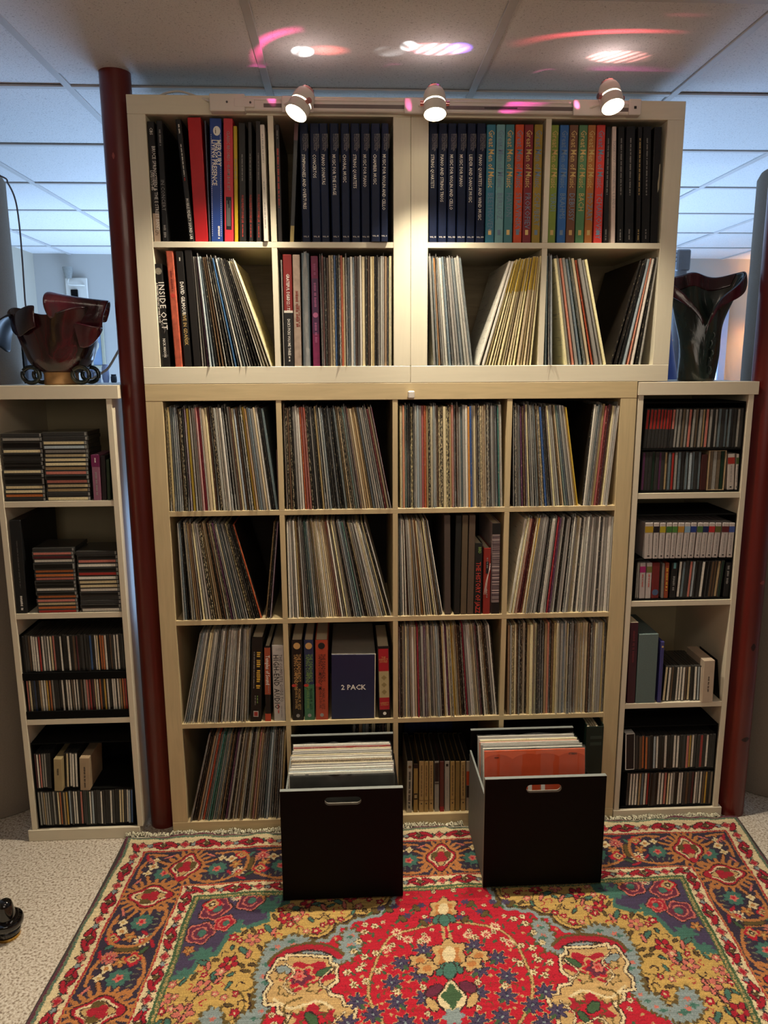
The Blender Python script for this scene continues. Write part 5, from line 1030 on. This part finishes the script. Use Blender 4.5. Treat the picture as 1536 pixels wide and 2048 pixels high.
t = whitebox(g(871), g(968), g(882), g(998), 1402, 1322, C_, 'b8a690', 'thick cream boxed set standing proud of the short row', (('THE WIENER', .7, .62, M_DARKT),), Y=-.3)
t = upright('disc_box', g(1030), g(1052), g(990), g(1018), 1402, 1320, C_, 13, '191512', 'slim black boxed set tilted against the shelf side', 'box set', pages=False, Y=2)
rack(il, ir, D_, D_+30.5, D_+14.2, 22, 'black disc rack at the foot of the vase tower', top=True)
t = whitebox(g(216), g(296), g(217), g(303), 1540, 1468, D_+14.3, '1d1414', 'black slip-case with a white rim at the foot of the vase tower'); o, x0, w, H = t; multi('white_rim', [(x0-.02, x0+.25, -.04, .3, 0, H), (x0, x0+w, -.04, 3, H-.2, H+.02), (x0+w-.12, x0+w+.02, -.04, .3, 0, H), (x0, x0+w, -.04, .2, 0, .2)], M_WHITET, o)
disc_row('dnoodklwkkwkkwwkdpywdkrkwkk', g(300), g(995), g(305), g(1000), 1539, 1473, D_+14.3, 'the vase shelf next-to-last row', Y=1.2)
disc_row('dwwwtswrkdkwwpcwgkwwdndmwgwnyku', g(218), g(965), g(236), g(975), 1619, 1556, D_+.6, 'the vase shelf last row', Y=1.2)

# ================================================================= lamps on the rail
M_LENS = mat('lit_lamp_glass', 'fff4dc', .3, var=0, emit=('fff0cc', 26.)); M_GLOW = mat('lit_gap', 'fff4dc', .3, var=0, emit=('fff6e8', 6.))
M_ROSE = mat('rose_chrome', 'd89a98', .18, metal=1.)
RAIL = empty('lamp_rail', (23.5, -2.4, 222.9)); tag(RAIL, 'white lamp rail fixed along the top edge of the cream units', 'track rail')
ch_ = box('channel', 8, 119, 0, 2.3, .4, 3.9, M_WHITEPL, RAIL, .3); box('channel_slot', 14.5, 118, -.06, .1, 1.2, 2.2, mat('slot_grey', '6a605c', .5), ch_); box('channel_bead', 8, 119, -.25, 0, 3.0, 3.5, M_WHITEPL, RAIL, .1)
eb = box('end_box', -.2, 9.5, -.9, 2.3, -.1, 4.4, M_WHITEPL, RAIL, .35, 2); box('end_step', 6.5, 12, -.98, 1.0, 1.0, 3.3, M_WHITEPL, RAIL, .15); lathe('screw_head', [(.3, -1.0), (.3, -.85)], mat('screw_grey', '4a4644', .4), eb, 12, (4.6, 0, 2.2), 'Y'); lathe('screw_head', [(.3, -1.12), (.3, -.95)], MATS['screw_grey'], eb, 12, (11, 0, 2.1), 'Y'); box('end_cap', 117, 120.5, -.6, 2.3, .2, 4.4, M_WHITEPL, RAIL, .2)
multi('approval_marking', [(76+k*.42, 76.3+k*.42, -.12, 0, 1.55, 1.85) for k in range(22)], M_DARKT, RAIL)
box('black_mark', 118.4, 119.1, -.66, -.5, 1.8, 2.5, M_DARKT, RAIL)
def gobo(light, items, col):
    """light that leaks through the perforated back of the reflector, a set of soft shapes over direction (u, v) = (x/z, y/z)"""
    light.use_nodes = True; nt = light.node_tree; em = nt.nodes['Emission']; tc = nd(nt, 'ShaderNodeTexCoord'); sp = nd(nt, 'ShaderNodeSeparateXYZ'); nt.links.new(tc.outputs['Normal'], sp.inputs[0])
    z_ = mathn(nt, 'MAXIMUM', mathn(nt, 'ABSOLUTE', sp.outputs[2]), .05); sg = mathn(nt, 'SIGN', sp.outputs[2]); u = mathn(nt, 'MULTIPLY', mathn(nt, 'DIVIDE', sp.outputs[0], z_), sg); v = mathn(nt, 'MULTIPLY', mathn(nt, 'DIVIDE', sp.outputs[1], z_), sg)
    acc = None
    for it in items:
        du = mathn(nt, 'DIVIDE', mathn(nt, 'SUBTRACT', u, it['u']), it['ru']); dv = mathn(nt, 'DIVIDE', mathn(nt, 'SUBTRACT', v, it['v']), it['rv']); r = mathn(nt, 'SQRT', mathn(nt, 'ADD', mathn(nt, 'MULTIPLY', du, du), mathn(nt, 'MULTIPLY', dv, dv)))
        if it.get('arc'):                                    # a thin curved band, faded at its ends
            a = mathn(nt, 'SUBTRACT', 1., mathn(nt, 'DIVIDE', mathn(nt, 'ABSOLUTE', mathn(nt, 'SUBTRACT', r, 1.)), it['w']), clamp=True)
            dot = mathn(nt, 'DIVIDE', mathn(nt, 'ADD', mathn(nt, 'MULTIPLY', du, it['dir'][0]), mathn(nt, 'MULTIPLY', dv, it['dir'][1])), mathn(nt, 'MAXIMUM', r, .01)); a = mathn(nt, 'MULTIPLY', a, mathn(nt, 'MULTIPLY', mathn(nt, 'SUBTRACT', dot, it['cut']), 1/(1-it['cut']), clamp=True))
        else:
            a = mathn(nt, 'MULTIPLY', mathn(nt, 'SUBTRACT', 1., r), it.get('soft', 3.), clamp=True)
            if it.get('stripe'):
                s_ = mathn(nt, 'SINE', mathn(nt, 'MULTIPLY', mathn(nt, 'ADD', mathn(nt, 'MULTIPLY', u, it['stripe'][0]), mathn(nt, 'MULTIPLY', v, it['stripe'][1])), 1.)); a = mathn(nt, 'MULTIPLY', a, mathn(nt, 'MULTIPLY_ADD', s_, .45, .55))
        c = mixc(nt, 1., lin(it['c']), (0, 0, 0, 1)); m = nd(nt, 'ShaderNodeVectorMath', operation='SCALE'); m.inputs[0].default_value = [q*it.get('k', 1.) for q in lin(it['c'])[:3]]; nt.links.new(a, m.inputs['Scale'])
        if acc is None: acc = m.outputs[0]
        else: s2 = nd(nt, 'ShaderNodeVectorMath', operation='ADD'); nt.links.new(acc, s2.inputs[0]); nt.links.new(m.outputs[0], s2.inputs[1]); acc = s2.outputs[0]
    up = mathn(nt, 'GREATER_THAN', sp.outputs[2], .03); s3 = nd(nt, 'ShaderNodeVectorMath', operation='SCALE'); nt.links.new(acc, s3.inputs[0]); nt.links.new(up, s3.inputs['Scale']); nt.links.new(s3.outputs[0], em.inputs['Color'])
LAMP_W, LEAK_W = 140.0, 1.6
def lamp(px, aim, label, items, plate, side):
    P = px_y(px[0], px[1], -12.5); e = empty('spotlight', tuple(P)); d = Vector(aim).normalized(); e.rotation_euler = d.to_track_quat('-Z', 'Y').to_euler(); tag(e, label, 'spotlight', 'three lit white spotlights on the rail')
    # body along +z (back) from the lens at z = 0
    hd = lathe('head', [(2.95, .0), (3.05, .3), (3.05, 2.8), (2.8, 3.0)], M_WHITEPL, e, 36, cap=False); lathe('lit_gap', [(2.75, 2.9), (2.75, 3.35)], M_GLOW, hd, 36); rbody = lathe('rear_body', [(2.9, 3.4), (3.0, 3.6), (2.95, 5.4), (2.5, 6.6), (2.1, 6.9)], M_WHITEPL, e, 36)
    rf_ = lathe('reflector_back', [(2.05, 6.95), (1.9, 7.6), (1.2, 8.1), (.4, 8.2)], M_ROSE, rbody, 28); lathe('lens', [(2.85, .12), (2.6, -.1), (1.2, -.25), (.1, -.28)], M_LENS, hd, 36)
    for k in range(12): a = k*math.pi/6; lathe('cooling_hole', [(.16, 0), (.16, .05)], M_BLACK, rbody, 8, (1.62*math.cos(a), 1.62*math.sin(a), 7.86))
    for s in (-1, 1): lathe('pivot_knob', [(.75, 0), (.75, .9)], M_ROSE, e, 16, (0, 0, 0)).matrix_local = Matrix.Translation(Vector((s*3.0*S, 0, 3.1*S))) @ Matrix.Rotation(s*math.pi/2, 4, 'Y')
    # yoke arms to the sliding plate on the rail
    pl = empty('mounting', (0, 0, 0)); inv = e.rotation_euler.to_matrix().to_4x4().inverted()
    for s in (-1, 1):
        a = Vector((s*3.35, 0, 3.1)); b = e.rotation_euler.to_matrix().inverted() @ (Vector((P.x-1.5+s*2.2, -2.9, 224.7))-P); tube('yoke_arm', [tuple(a), tuple((a+b)/2+Vector((s*.6, 0, .6))), tuple(b)], .35, M_WHITEPL, e, 8)
    bpy.data.objects.remove(pl)
    q = box('slide_plate', -4.6, 4.2, 0, .5, -2.1, 2.1, M_WHITEPL, e, .35, 2); q.matrix_local = inv @ Matrix.Translation(Vector(((plate-P.x)*S, (-3.0+12.5-.35)*S, (224.8-P.z)*S)))
    L = bpy.data.lights.new('spot_beam', 'SPOT'); L.energy = LAMP_W; L.spot_size = math.radians(106); L.spot_blend = 1.0; L.shadow_soft_size = .022; L.color = (1.0, .87, .68)
    lo = bpy.data.objects.new('spot_beam', L); COL.objects.link(lo); lo.parent = e; lo.location = (0, 0, -.5*S)
    K = bpy.data.lights.new('back_leak', 'POINT'); K.energy = LEAK_W; K.shadow_soft_size = .0008; ko = bpy.data.objects.new('back_leak', K); COL.objects.link(ko); rb = e.rotation_euler.to_matrix() @ Vector((0, 0, 8.6)); ko.location = [(a+b)*S for a, b in zip(P, rb)]
    for su, sv, sx, col, en, sz in side:                     # light escaping through the slot round the reflector
        q = bpy.data.lights.new('side_leak', 'SPOT'); q.energy = en; q.color = lin(col)[:3]; q.spot_size = math.radians(sz); q.spot_blend = 1.; q.shadow_soft_size = .002; qo = bpy.data.objects.new('side_leak', q); COL.objects.link(qo)
        st = P+Vector((sx, 5.6, -1.0)); qo.location = st*S; qo.rotation_euler = (px_y(su, sv, -3.0)-st).to_track_quat('-Z', 'Y').to_euler()
    gobo(K, [dict(i, u=(i['x']-P.x-rb.x)/(CZ-P.z-rb.z), v=(i['y']+12.5-rb.y)/(CZ-P.z-rb.z), ru=i['rx']/(CZ-P.z-rb.z), rv=i['ry']/(CZ-P.z-rb.z)) for i in items], None); return e
def cl(u, v): p = px_z(u, v, CZ); return dict(x=p.x, y=p.y)
lamp((592, 227), (-.42, -.34, -.86), 'white spotlight twisted sideways, nearest the red column end of the rail', [
    dict(cl(606, 108), rx=3.0, ry=3.6, c='ffffff', k=2.6, stripe=(9, 3)), dict(cl(655, 106), rx=6.0, ry=3.4, c='ff6a60', k=.9, soft=1.5), dict(cl(610, 95), rx=60., ry=45, c='c0aca8', k=.36, soft=1.0),
    dict(cl(640, 128), rx=17.5, ry=20, c='ff3f90', k=2.8, arc=1, w=.12, dir=(-.80, -.60), cut=.72), dict(cl(770, 108), rx=4.5, ry=3.6, c='ffffff', k=1.6, stripe=(5, 6))], 47.6, [(545, 203, -4.2, 'ff50b0', 1.2, 18)])
lamp((870, 229), (.0, -.30, -.95), 'white spotlight pointing straight down in the middle of the rail', [
    dict(cl(876, 104), rx=8.6, ry=4.0, c='ffb0c0', k=1.0, soft=4., stripe=(16, 10)), dict(cl(850, 101), rx=5., ry=3.0, c='ff5a50', k=.9, soft=1.6), dict(cl(915, 102), rx=3.6, ry=3.6, c='8a60ff', k=2.2, soft=2.), dict(cl(822, 98), rx=2.4, ry=3.2, c='ffffff', k=1.8, stripe=(10, -8)), dict(cl(870, 110), rx=60., ry=45, c='c0aca8', k=.36, soft=1.0)], 81.5, [(1030, 212, 4.6, 'ff40c0', 12.0, 12), (815, 205, -4.4, 'ff60b0', 1.0, 18)])
lamp((1226, 214), (.10, -.42, -.90), 'white spotlight tipped towards the room, at the green-file end of the rail', [
    dict(cl(1237, 118), rx=8.8, ry=4.2, c='ff9a90', k=1.0, soft=4., stripe=(14, 12)), dict(cl(1237, 100), rx=60., ry=45, c='c0aca8', k=.36, soft=1.0), dict(cl(1265, 108), rx=31., ry=11.5, c='ff4a58', k=4.2, arc=1, w=.13, dir=(-.55, -.83), cut=.62), dict(cl(1360, 42), rx=7., ry=1.3, c='ff5070', k=1., soft=1.5)], 129.0, [(1150, 206, -4.4, 'ff70b0', 1.2, 18)])
# the lamp flex that runs off over the top of the unit
fx = tube('power_cord', [(23.6, -1.2, 225.8), (20, .6, 227.4), (14, 2.2, 229.4), (8, 5, 229.0), (4, 12, 228.5), (6, 26, 228.4)], .3, M_WHITEPL); tag(fx, 'white flex running from the lamp rail over the cream unit', 'cord')

# ================================================================= the two dark glazed pots
def glaze(name, cols):
    m, nt, b = newmat(name); v = coords(nt, (1, 1, .45)); n = nd(nt, 'ShaderNodeTexNoise'); n.inputs['Scale'].default_value = 11; n.inputs['Detail'].default_value = 6; n.inputs['Distortion'].default_value = 1.1; nt.links.new(v, n.inputs['Vector'])
    r = nd(nt, 'ShaderNodeValToRGB'); e = r.color_ramp.elements; e[0].position = cols[0][0]; e[0].color = lin(cols[0][1]); e[1].position = cols[-1][0]; e[1].color = lin(cols[-1][1])
    for p, c in cols[1:-1]: q = e.new(p); q.color = lin(c)
    nt.links.new(n.outputs['Fac'], r.inputs['Fac']); nt.links.new(r.outputs['Color'], b.inputs['Base Color']); b.inputs['Roughness'].default_value = .2; b.inputs['Coat Weight'].default_value = .35; b.inputs['Coat Roughness'].default_value = .05
    bp = nd(nt, 'ShaderNodeBump'); bp.inputs['Strength'].default_value = .6; bp.inputs['Distance'].default_value = .01; nt.links.new(n.outputs['Fac'], bp.inputs['Height']); nt.links.new(bp.outputs['Normal'], b.inputs['Normal']); return m
G_OX = glaze('oxblood_glaze', [(.30, '0c0707'), (.42, '260c10'), (.52, '3e1418'), (.60, '1c100d'), (.72, '40301c')]); G_DK = glaze('black_green_glaze', [(.30, '0b0d0c'), (.48, '23302c'), (.60, '3c3424'), (.75, '171514')]); G_PL = glaze('plum_glaze', [(.30, '180a0e'), (.48, '40161f'), (.60, '54202a'), (.72, '2c3034')])
G_SL = mat('slate_glaze', '1a1f2a', .38, .4, var=.5, nscale=14)
def surf(name, fn, nu, nv, m, parent=None, closed=True, thick=.5):
    V = [fn(i/nu, j/nv) for j in range(nv+1) for i in range(nu if closed else nu+1)]; F = []; k = nu if closed else nu+1
    for j in range(nv):
        for i in range(nu): a = j*k+i; b_ = j*k+(i+1) % k if closed else a+1; F.append((a, b_, b_+k, a+k))
    o = mesh_obj(name, V, F, m, parent, smooth=True); s = o.modifiers.new('thickness', 'SOLIDIFY'); s.thickness = thick*S; s.offset = 0; u = o.modifiers.new('smooth', 'SUBSURF'); u.levels = 1; u.render_levels = 1; return o
def pot():
    cx, cy, z0 = -28.2, 12.0, 148.63; e = empty('ceramic_pot', (cx, cy, z0)); tag(e, 'squat oxblood-glazed pot with torn folded lips and ring feet', 'pot')
    lathe('foot', [(4.9, 0), (5.2, .4), (5.0, 1.4), (5.0, 3.2), (5.6, 4.2)], mat('bare_clay', '9a7448', .7, var=.3, nscale=30), e, 32)
    def body(u, v):
        a = u*2*math.pi; z_ = 3.6+v*19; k = [(0, 5.6), (.06, 7.6), (.2, 9.3), (.4, 10.4), (.6, 11.1), (.8, 11.8), (1, 12.8)]
        for (t0, r0), (t1, r1) in zip(k, k[1:]):
            if v <= t1: r = r0+(r1-r0)*(v-t0)/(t1-t0); break
        r += .35*math.sin(3*a+v*3)+.25*math.sin(5*a-v*6)*v; top = v**4
        zz = z_+top*(1.3*math.sin(a*2+.8)+.8*math.sin(a*5)+1.6*math.cos(a))-top*.5; sx = 1.0+.08*v
        return (r*math.cos(a)*sx, r*math.sin(a)*.8, zz)
    surf('body', body, 48, 22, G_OX, e)
    def flapL(u, v):                                          # lip rolled out and down
        t = u; x = -10.5-6.6*math.sin(v*1.5)-.5*math.sin(6*t)-1.2*math.sin(t*3.1)*v; y = -7.5+13*t; z_ = 20.2-v*v*9.5+1.4*math.sin(t*3.1)*(1-v)-.9*math.sin(t*9)*v; return (x, y, z_)
    surf('folded_lip', flapL, 14, 12, G_SL, e, False, .5)
    def flapF(u, v):
        a = math.radians(198+62*u); r = 12.2+.5*math.sin(v*3); return (r*math.cos(a), r*math.sin(a)*.86-.3-v*.25, 21.8-u*-1.0-v*(6.2+1.6*math.sin(u*3.1))+.35*math.sin(u*9))
    surf('front_fold', flapF, 14, 8, G_OX, e, False, .45)
    def spout(u, v):                                          # rolled tube of clay, its mouth turned to the room
        a = math.radians(-40+310*u); L = v*15.2; r = (4.2-1.5*v)*(1-.12*math.sin(v*3.14))+.3*math.sin(a*3+v*2); q = math.sin(a)
        return (1.6+L+(q-1)*1.2*v+(1-v)*.9*math.cos(a), -8.0+L*.42+r*.9*math.cos(a), 23.2-v*1.9+q*r*(.95+.25*v)-(3.4*max(0, -q-.3)*math.sin(v*2.6)))
    surf('rolled_spout', spout, 30, 14, G_PL, e, False, .5)
    def flapR(u, v):
        x = 5.6+9.5*u; z_ = 18.8-2.0*u-v*(6.6*(1-u)**.6+2.4*math.sin(u*3.14)); y = -6.6+2.2*v-1.2*math.sin(u*3); return (x, y, z_)
    surf('hanging_lip', flapR, 14, 8, G_PL, e, False, .45)
    for s, y in ((-1, -4.2), (1, -4.6), (-1, 4.2), (1, 4.2)):
        pts = [(s*(7.5+2.5*math.cos(t)), y, 3.0+2.3*math.sin(t)) for t in [k*math.pi/8 for k in range(16)]]; tube('ring_foot', pts, .68, G_DK, e, 12, closed=True, interp=2)
pot()
def vase():
    cx, cy, z0 = 172.6, 12.0, 148.63; e = empty('ceramic_vase', (cx, cy, z0)); tag(e, 'tall dark glazed vase open in front like a lily', 'vase')
    def body(u, v):
        a = u*2*math.pi; f = min(1, abs(((a+math.pi/2+.12+math.pi) % (2*math.pi))-math.pi)/1.9)      # 0 at the cleft in front, 1 at the back
        H = 14.8+(33.2-14.8)*(f**.62)+.8*math.sin(a*4+1)*f; z_ = v*H; q = max(0, (z_-12)/21)
        side = abs(math.cos(a)); r = 5.3+.25*math.sin(a*3+z_*.3)+.5*math.sin(z_*.12)+q**1.5*(2.0+6.3*side**2*f)
        lift = v**6*(-.9 if f > .8 else .6)
        x = r*math.cos(a)*(1.03 if z_ < 14 else 1.03+.02*(z_-14)/10); y = r*math.sin(a)*(.9-.25*q); return (x, y, z_+lift*(1-f))
    surf('body', body, 72, 30, G_DK, e, thick=.6)
    def rim(u, v):                                            # turned-out plum rim along the open edge
        a = math.radians(-97+354*u)+.0; f = min(1, abs(((a+math.pi/2+.12+math.pi) % (2*math.pi))-math.pi)/1.9); H = 14.8+(33.2-14.8)*(f**.62)+.8*math.sin(a*4+1)*f; q = max(0, (H-12)/21)
        side = abs(math.cos(a)); r = 5.3+.25*math.sin(a*3+H*.3)+.5*math.sin(H*.12)+q**1.5*(2.0+6.3*side**2*f)+.25
        wdt = (1.3+4.2*math.sin(min(1, f)*1.35)**2)*v; return ((r+.35*math.sin(v*2.6)*1.6)*math.cos(a)*(1.03+.02*max(0, H-14)/10), (r+.4)*math.sin(a)*(.9-.25*q)-.15, H+.3-wdt)
    surf('turned_rim', rim, 80, 6, G_PL, e, False, .45)
    def inner(u, v):                                          # plum band inside the far edge
        a = math.radians(20+140*u); f = min(1, abs(((a+math.pi/2+.12+math.pi) % (2*math.pi))-math.pi)/1.9); H = 14.8+(33.2-14.8)*(f**.62)+.8*math.sin(a*4+1)*f-.2-v*4.2; q = max(0, (H-12)/21)
        side = abs(math.cos(a)); r = 5.3+.25*math.sin(a*3+H*.3)+.5*math.sin(H*.12)+q**1.5*(2.0+6.3*side**2*f)-.55
        return (r*math.cos(a)*(1.03+.02*max(0, H-14)/10), r*math.sin(a)*(.9-.25*q), H+.3)
    surf('inner_band', inner, 40, 5, G_PL, e, False, .3)
    for x, y, z_, r in ((2.0, -5.3, 15, .55), (1.3, -5.5, 12.6, .7), (1.7, -5.6, 9.6, .9), (1.1, -5.6, 7.4, .6), (1.5, -5.6, 4.6, .7)): tube('glaze_run', [(x, y, z_), (x+.3, y-.25, z_-1), (x-.1, y, z_-2.4)], r*.55, G_DK, e, 8)
vase()
# turned black foot with a gold base at the edge of the picture
P = px_z(13, 1878, 0); kf = empty('turned_foot', (P.x-.2, P.y+1.5, 0)); tag(kf, 'glossy black turned cone foot with a gold base on the carpet', 'equipment foot')
GB = mat('gloss_black', '070606', .08, .6, var=0, coat=.6); lathe('gold_base', [(3.2, .02), (3.2, .9), (2.6, 1.1)], mat('brass', 'c09a50', .25, metal=1.), kf); lathe('black_disc', [(2.5, 1.1), (3.4, 1.4), (3.5, 2.4), (3.2, 2.8)], GB, kf); lathe('flange', [(2.9, 2.9), (3.7, 3.1), (4.3, 3.8), (4.4, 5.0), (4.1, 5.5), (3.4, 5.7), (2.7, 5.75)], GB, kf, 48); lathe('cone', [(2.6, 5.7), (2.4, 7.0), (2.0, 9.4), (1.7, 10.3), (1.1, 10.8), (.3, 10.95)], GB, kf, 40)

# ================================================================= things of the far room
def on_wall(u, v, off=0.): 
    p = px_y(u, v, 364-off); return p
c0 = px_y(176, 645, 363); c1 = px_y(214, 737, 363)
fr = empty('framed_picture', (c0.x, 361.2, c1.z)); fw, fh = c1.x-c0.x, c0.z-c1.z; tag(fr, 'pale framed picture of a white ornament on the far wall', 'picture')
M_FR = mat('pale_gilt_frame', 'a8a490', .5); box('backing', 1, fw-1, .2, .9, 1, fh-1, mat('picture_ground', '7f94b0', .6), fr)
for q in ((0, fw, -.6, 1, 0, 2.4), (0, fw, -.6, 1, fh-2.4, fh), (0, 2.4, -.6, 1, 2.4, fh-2.4), (fw-2.4, fw, -.6, 1, 2.4, fh-2.4)): box('frame_rail', *q, M_FR, fr, .4)
lathe('ornament', [(.5, -8), (1.4, -5), (3.6, -1), (3.8, 1.5), (2., 4), (3.2, 6), (.6, 7.5)], mat('ornament_white', 'c2bca8', .5), fr, 20, (fw*.32, -.3, fh*.5)).scale = (1, .15, 1)
s0 = px_y(150, 575, 360); sc = empty('wall_sconce', tuple(s0)); tag(sc, 'pale wall bracket with a small dark fitting on the far wall', 'wall light')
box('wall_plate', -7, 9, 0, 1.6, -9, 7, M_WHITEPL, sc, .5); lathe('glass_cup', [(2.2, 6), (3.4, 11), (3.8, 14)], M_JEWELC, sc, 20, (-3, -3.5, 0)); tube('arm', [(-3, -3.5, 6), (-3, -4, 2), (5, -3, 1.5), (7, 0, 1.5)], .6, M_WHITEPL, sc); box('dark_fitting', -3, 2, -1.4, -.05, -7, -1.5, M_BLACK, sc, .3)
cabz = 146.0; cb = empty('far_cabinet', (0, 0, 0)); tag(cb, 'tall pale cabinet beyond the pot tower', 'cabinet'); M_CAB = mat('cabinet_paint', 'a9aeb4', .6)
box('carcass', -165, -45, 152, 190, 0, cabz-3, M_CAB, cb, .4); box('top_board', -167, -43, 149, 192, cabz-2.98, cabz, M_CAB, cb, .4)
for k in range(3): box('door', -164+k*39.5, -126+k*39.5, 150.6, 151.98, 4, cabz-5, M_CAB, cb, .3)
for k, (u0, u1, vt) in enumerate([(33, 43, 678), (43.5, 51, 684), (51.5, 58, 690)]):
    p0, p1 = px_y(u0, 760, 155), px_y(u1, 760, 155); H = px_y(u0, vt, 155).z-cabz; b = box('ring_binder', p0.x, p1.x, 155, 180, cabz+.02, cabz+H, M_BLACK if k < 2 else mat('grey_binder', '5c6068', .5), None, .3); tag(b, ['black binder with white stripes behind the spouted pot', 'black binder, second behind the spouted pot', 'grey binder behind the spouted pot'][k], 'binder')
    if k < 2: multi('white_stripe', [(p0.x+.6, p1.x-.6, 154.9, 155.05, cabz+H*q, cabz+H*q+.8) for q in (.2, .4, .55, .75, .9)], M_WHITET, b)
for k, (u0, u1, vt, co, lb) in enumerate([(166, 186, 742, '8f9cc0', 'pale blue box on the far cabinet'), (187, 199, 745, 'b8c4dc', 'small white box on the far cabinet'), (203, 217, 732, 'a2b0d4', 'white jar with a flat lid on the far cabinet'), (220, 232, 752, '2a3038', 'small dark bowl on the far cabinet')]):
    p0, p1 = px_y(u0, 760, 156), px_y(u1, 760, 156); H = px_y(u0, vt, 156).z-cabz; r = (p1.x-p0.x)/2; m_ = mat('far_'+co, co, .4)
    if k < 2: b = box('storage_box', p0.x, p1.x, 156, 156+2*r, cabz+.02, cabz+H, m_, None, .5); box('lid', p0.x-.2, p1.x+.2, 155.8, 156.2+2*r, cabz+H, cabz+H+.8, m_, b, .2); tag(b, lb, 'box')
    else: b = lathe('jar' if k == 2 else 'bowl', [(r*.7, cabz+.02), (r, cabz+H*.3), (r, cabz+H*.9), (r*.8, cabz+H)], m_, None, 24, (p0.x+r, 156+r, 0)); lathe('lid' if k == 2 else 'rim', [(r*.85, cabz+H+.02), (r*.85, cabz+H+.8)], m_, b, 24, (p0.x+r, 156+r, 0)); tag(b, lb, 'jar' if k == 2 else 'bowl')
# right-hand far things
p = px_y(1364, 500, 108); po = empty('light_stand', (p.x, 108, 0)); tag(po, 'grey metal pole with a square head behind the cream unit', 'stand'); M_POLE = mat('grey_pole', '7f8288', .4)
lathe('pole', [(2.6, 2), (2.6, p.z-9)], M_POLE, po, 24); box('head', -3.0, 3.0, -3, 3, p.z-9, p.z, M_POLE, po, .6); lathe('base', [(14, 0), (14, 1.2), (3, 2.2)], M_POLE, po, 32)
for k in range(3): tube('coil', [(-3-.0, -2, p.z-1.6-k*1.7), (-5.4, -1, p.z-1.6-k*1.7), (-5.4, 1, p.z-2.2-k*1.7), (-3, 2, p.z-2.2-k*1.7)], .25, M_POLE, po, 6)
p = px_y(1345, 765, 58); bl = lathe('blue_vessel', [(3, 0), (9, .4), (9.6, 40), (9.8, 100), (9.6, 140), (9.9, 148.5), (8.3, 156), (6.5, 166), (5.2, 172), (5, 177)], mat('blue_enamel', '4a62b8', .35, var=.08), None, 40, (p.x-7.0, 62, 0)); tag(bl, 'tall blue rounded vessel behind the cream unit beside the window', 'vessel')
sl = px_y(1500, 600, 352); sn = empty('wall_lamp', (402, 374, 202)); tag(sn, 'lit warm wall lamp on the far wall behind the grey cylinder', 'wall light'); lathe('lamp_shade', [(9, -9), (6, 9)], mat('lit_shade', 'ffd8a0', .6, var=0, emit=('ffc070', 3.)), sn, 28, (0, -12, 0), cap=False); box('back_plate', -3, 3, -1, 4, -6, 6, M_WHITEPL, sn, .3); tube('arm', [(0, -1, 0), (0, -8, -2), (0, -12, -4)], .6, M_CHROME, sn)
wl = bpy.data.lights.new('wall_lamp_bulb', 'POINT'); wl.energy = 14; wl.color = (1., .62, .28); wl.shadow_soft_size = .05; wo = bpy.data.objects.new('wall_lamp_bulb', wl); COL.objects.link(wo); wo.location = (4.02, 3.60, 2.02)
# cables
q = [px_y(u, v, 27) for u, v in ((2, 352), (18, 368), (32, 400), (40, 450), (46, 520), (50, 580), (53, 615))]; q = [Vector((v.x-.2, 27, v.z)) for v in q]
cbl = tube('thin_cable', [tuple(v) for v in [Vector((-62, 27, 216.7))]+q+[Vector((q[-1].x+.5, 27, 160)), Vector((q[-1].x+1, 30, 149.2))]], .26, mat('grey_cable', '5a5c66', .5)); tag(cbl, 'thin dark cable arching down from the grey cylinder behind the pot', 'cable')
q = [px_y(u, v, 21.5) for u, v in ((234, 706), (222, 728), (205, 745), (185, 757), (165, 764))]; cbl = tube('white_cable', [tuple(v) for v in [Vector((-9.0, 22, 166))]+q[1:]+[Vector((q[-1].x-3, 22, 149.45))]], .38, mat('off_white_cable', 'a8a4a0', .5)); tag(cbl, 'off-white cable sagging from the red column to the pot', 'cable')

# lettering becomes mesh, linked where the text stood
bpy.context.view_layer.update(); dg = bpy.context.evaluated_depsgraph_get()
for o in TEXTS:
    me = bpy.data.meshes.new_from_object(o.evaluated_get(dg)); n = bpy.data.objects.new(o.name, me); me.name = o.name; COL.objects.link(n); n.parent = o.parent; n.location = o.location.copy(); n.rotation_euler = o.rotation_euler.copy(); n.scale = o.scale.copy()
    if not me.materials: me.materials.append(o.data.materials[0])
for o in TEXTS: c_ = o.data; bpy.data.objects.remove(o); bpy.data.curves.remove(c_)
print('records', NREC[0], 'objects', len(bpy.data.objects))
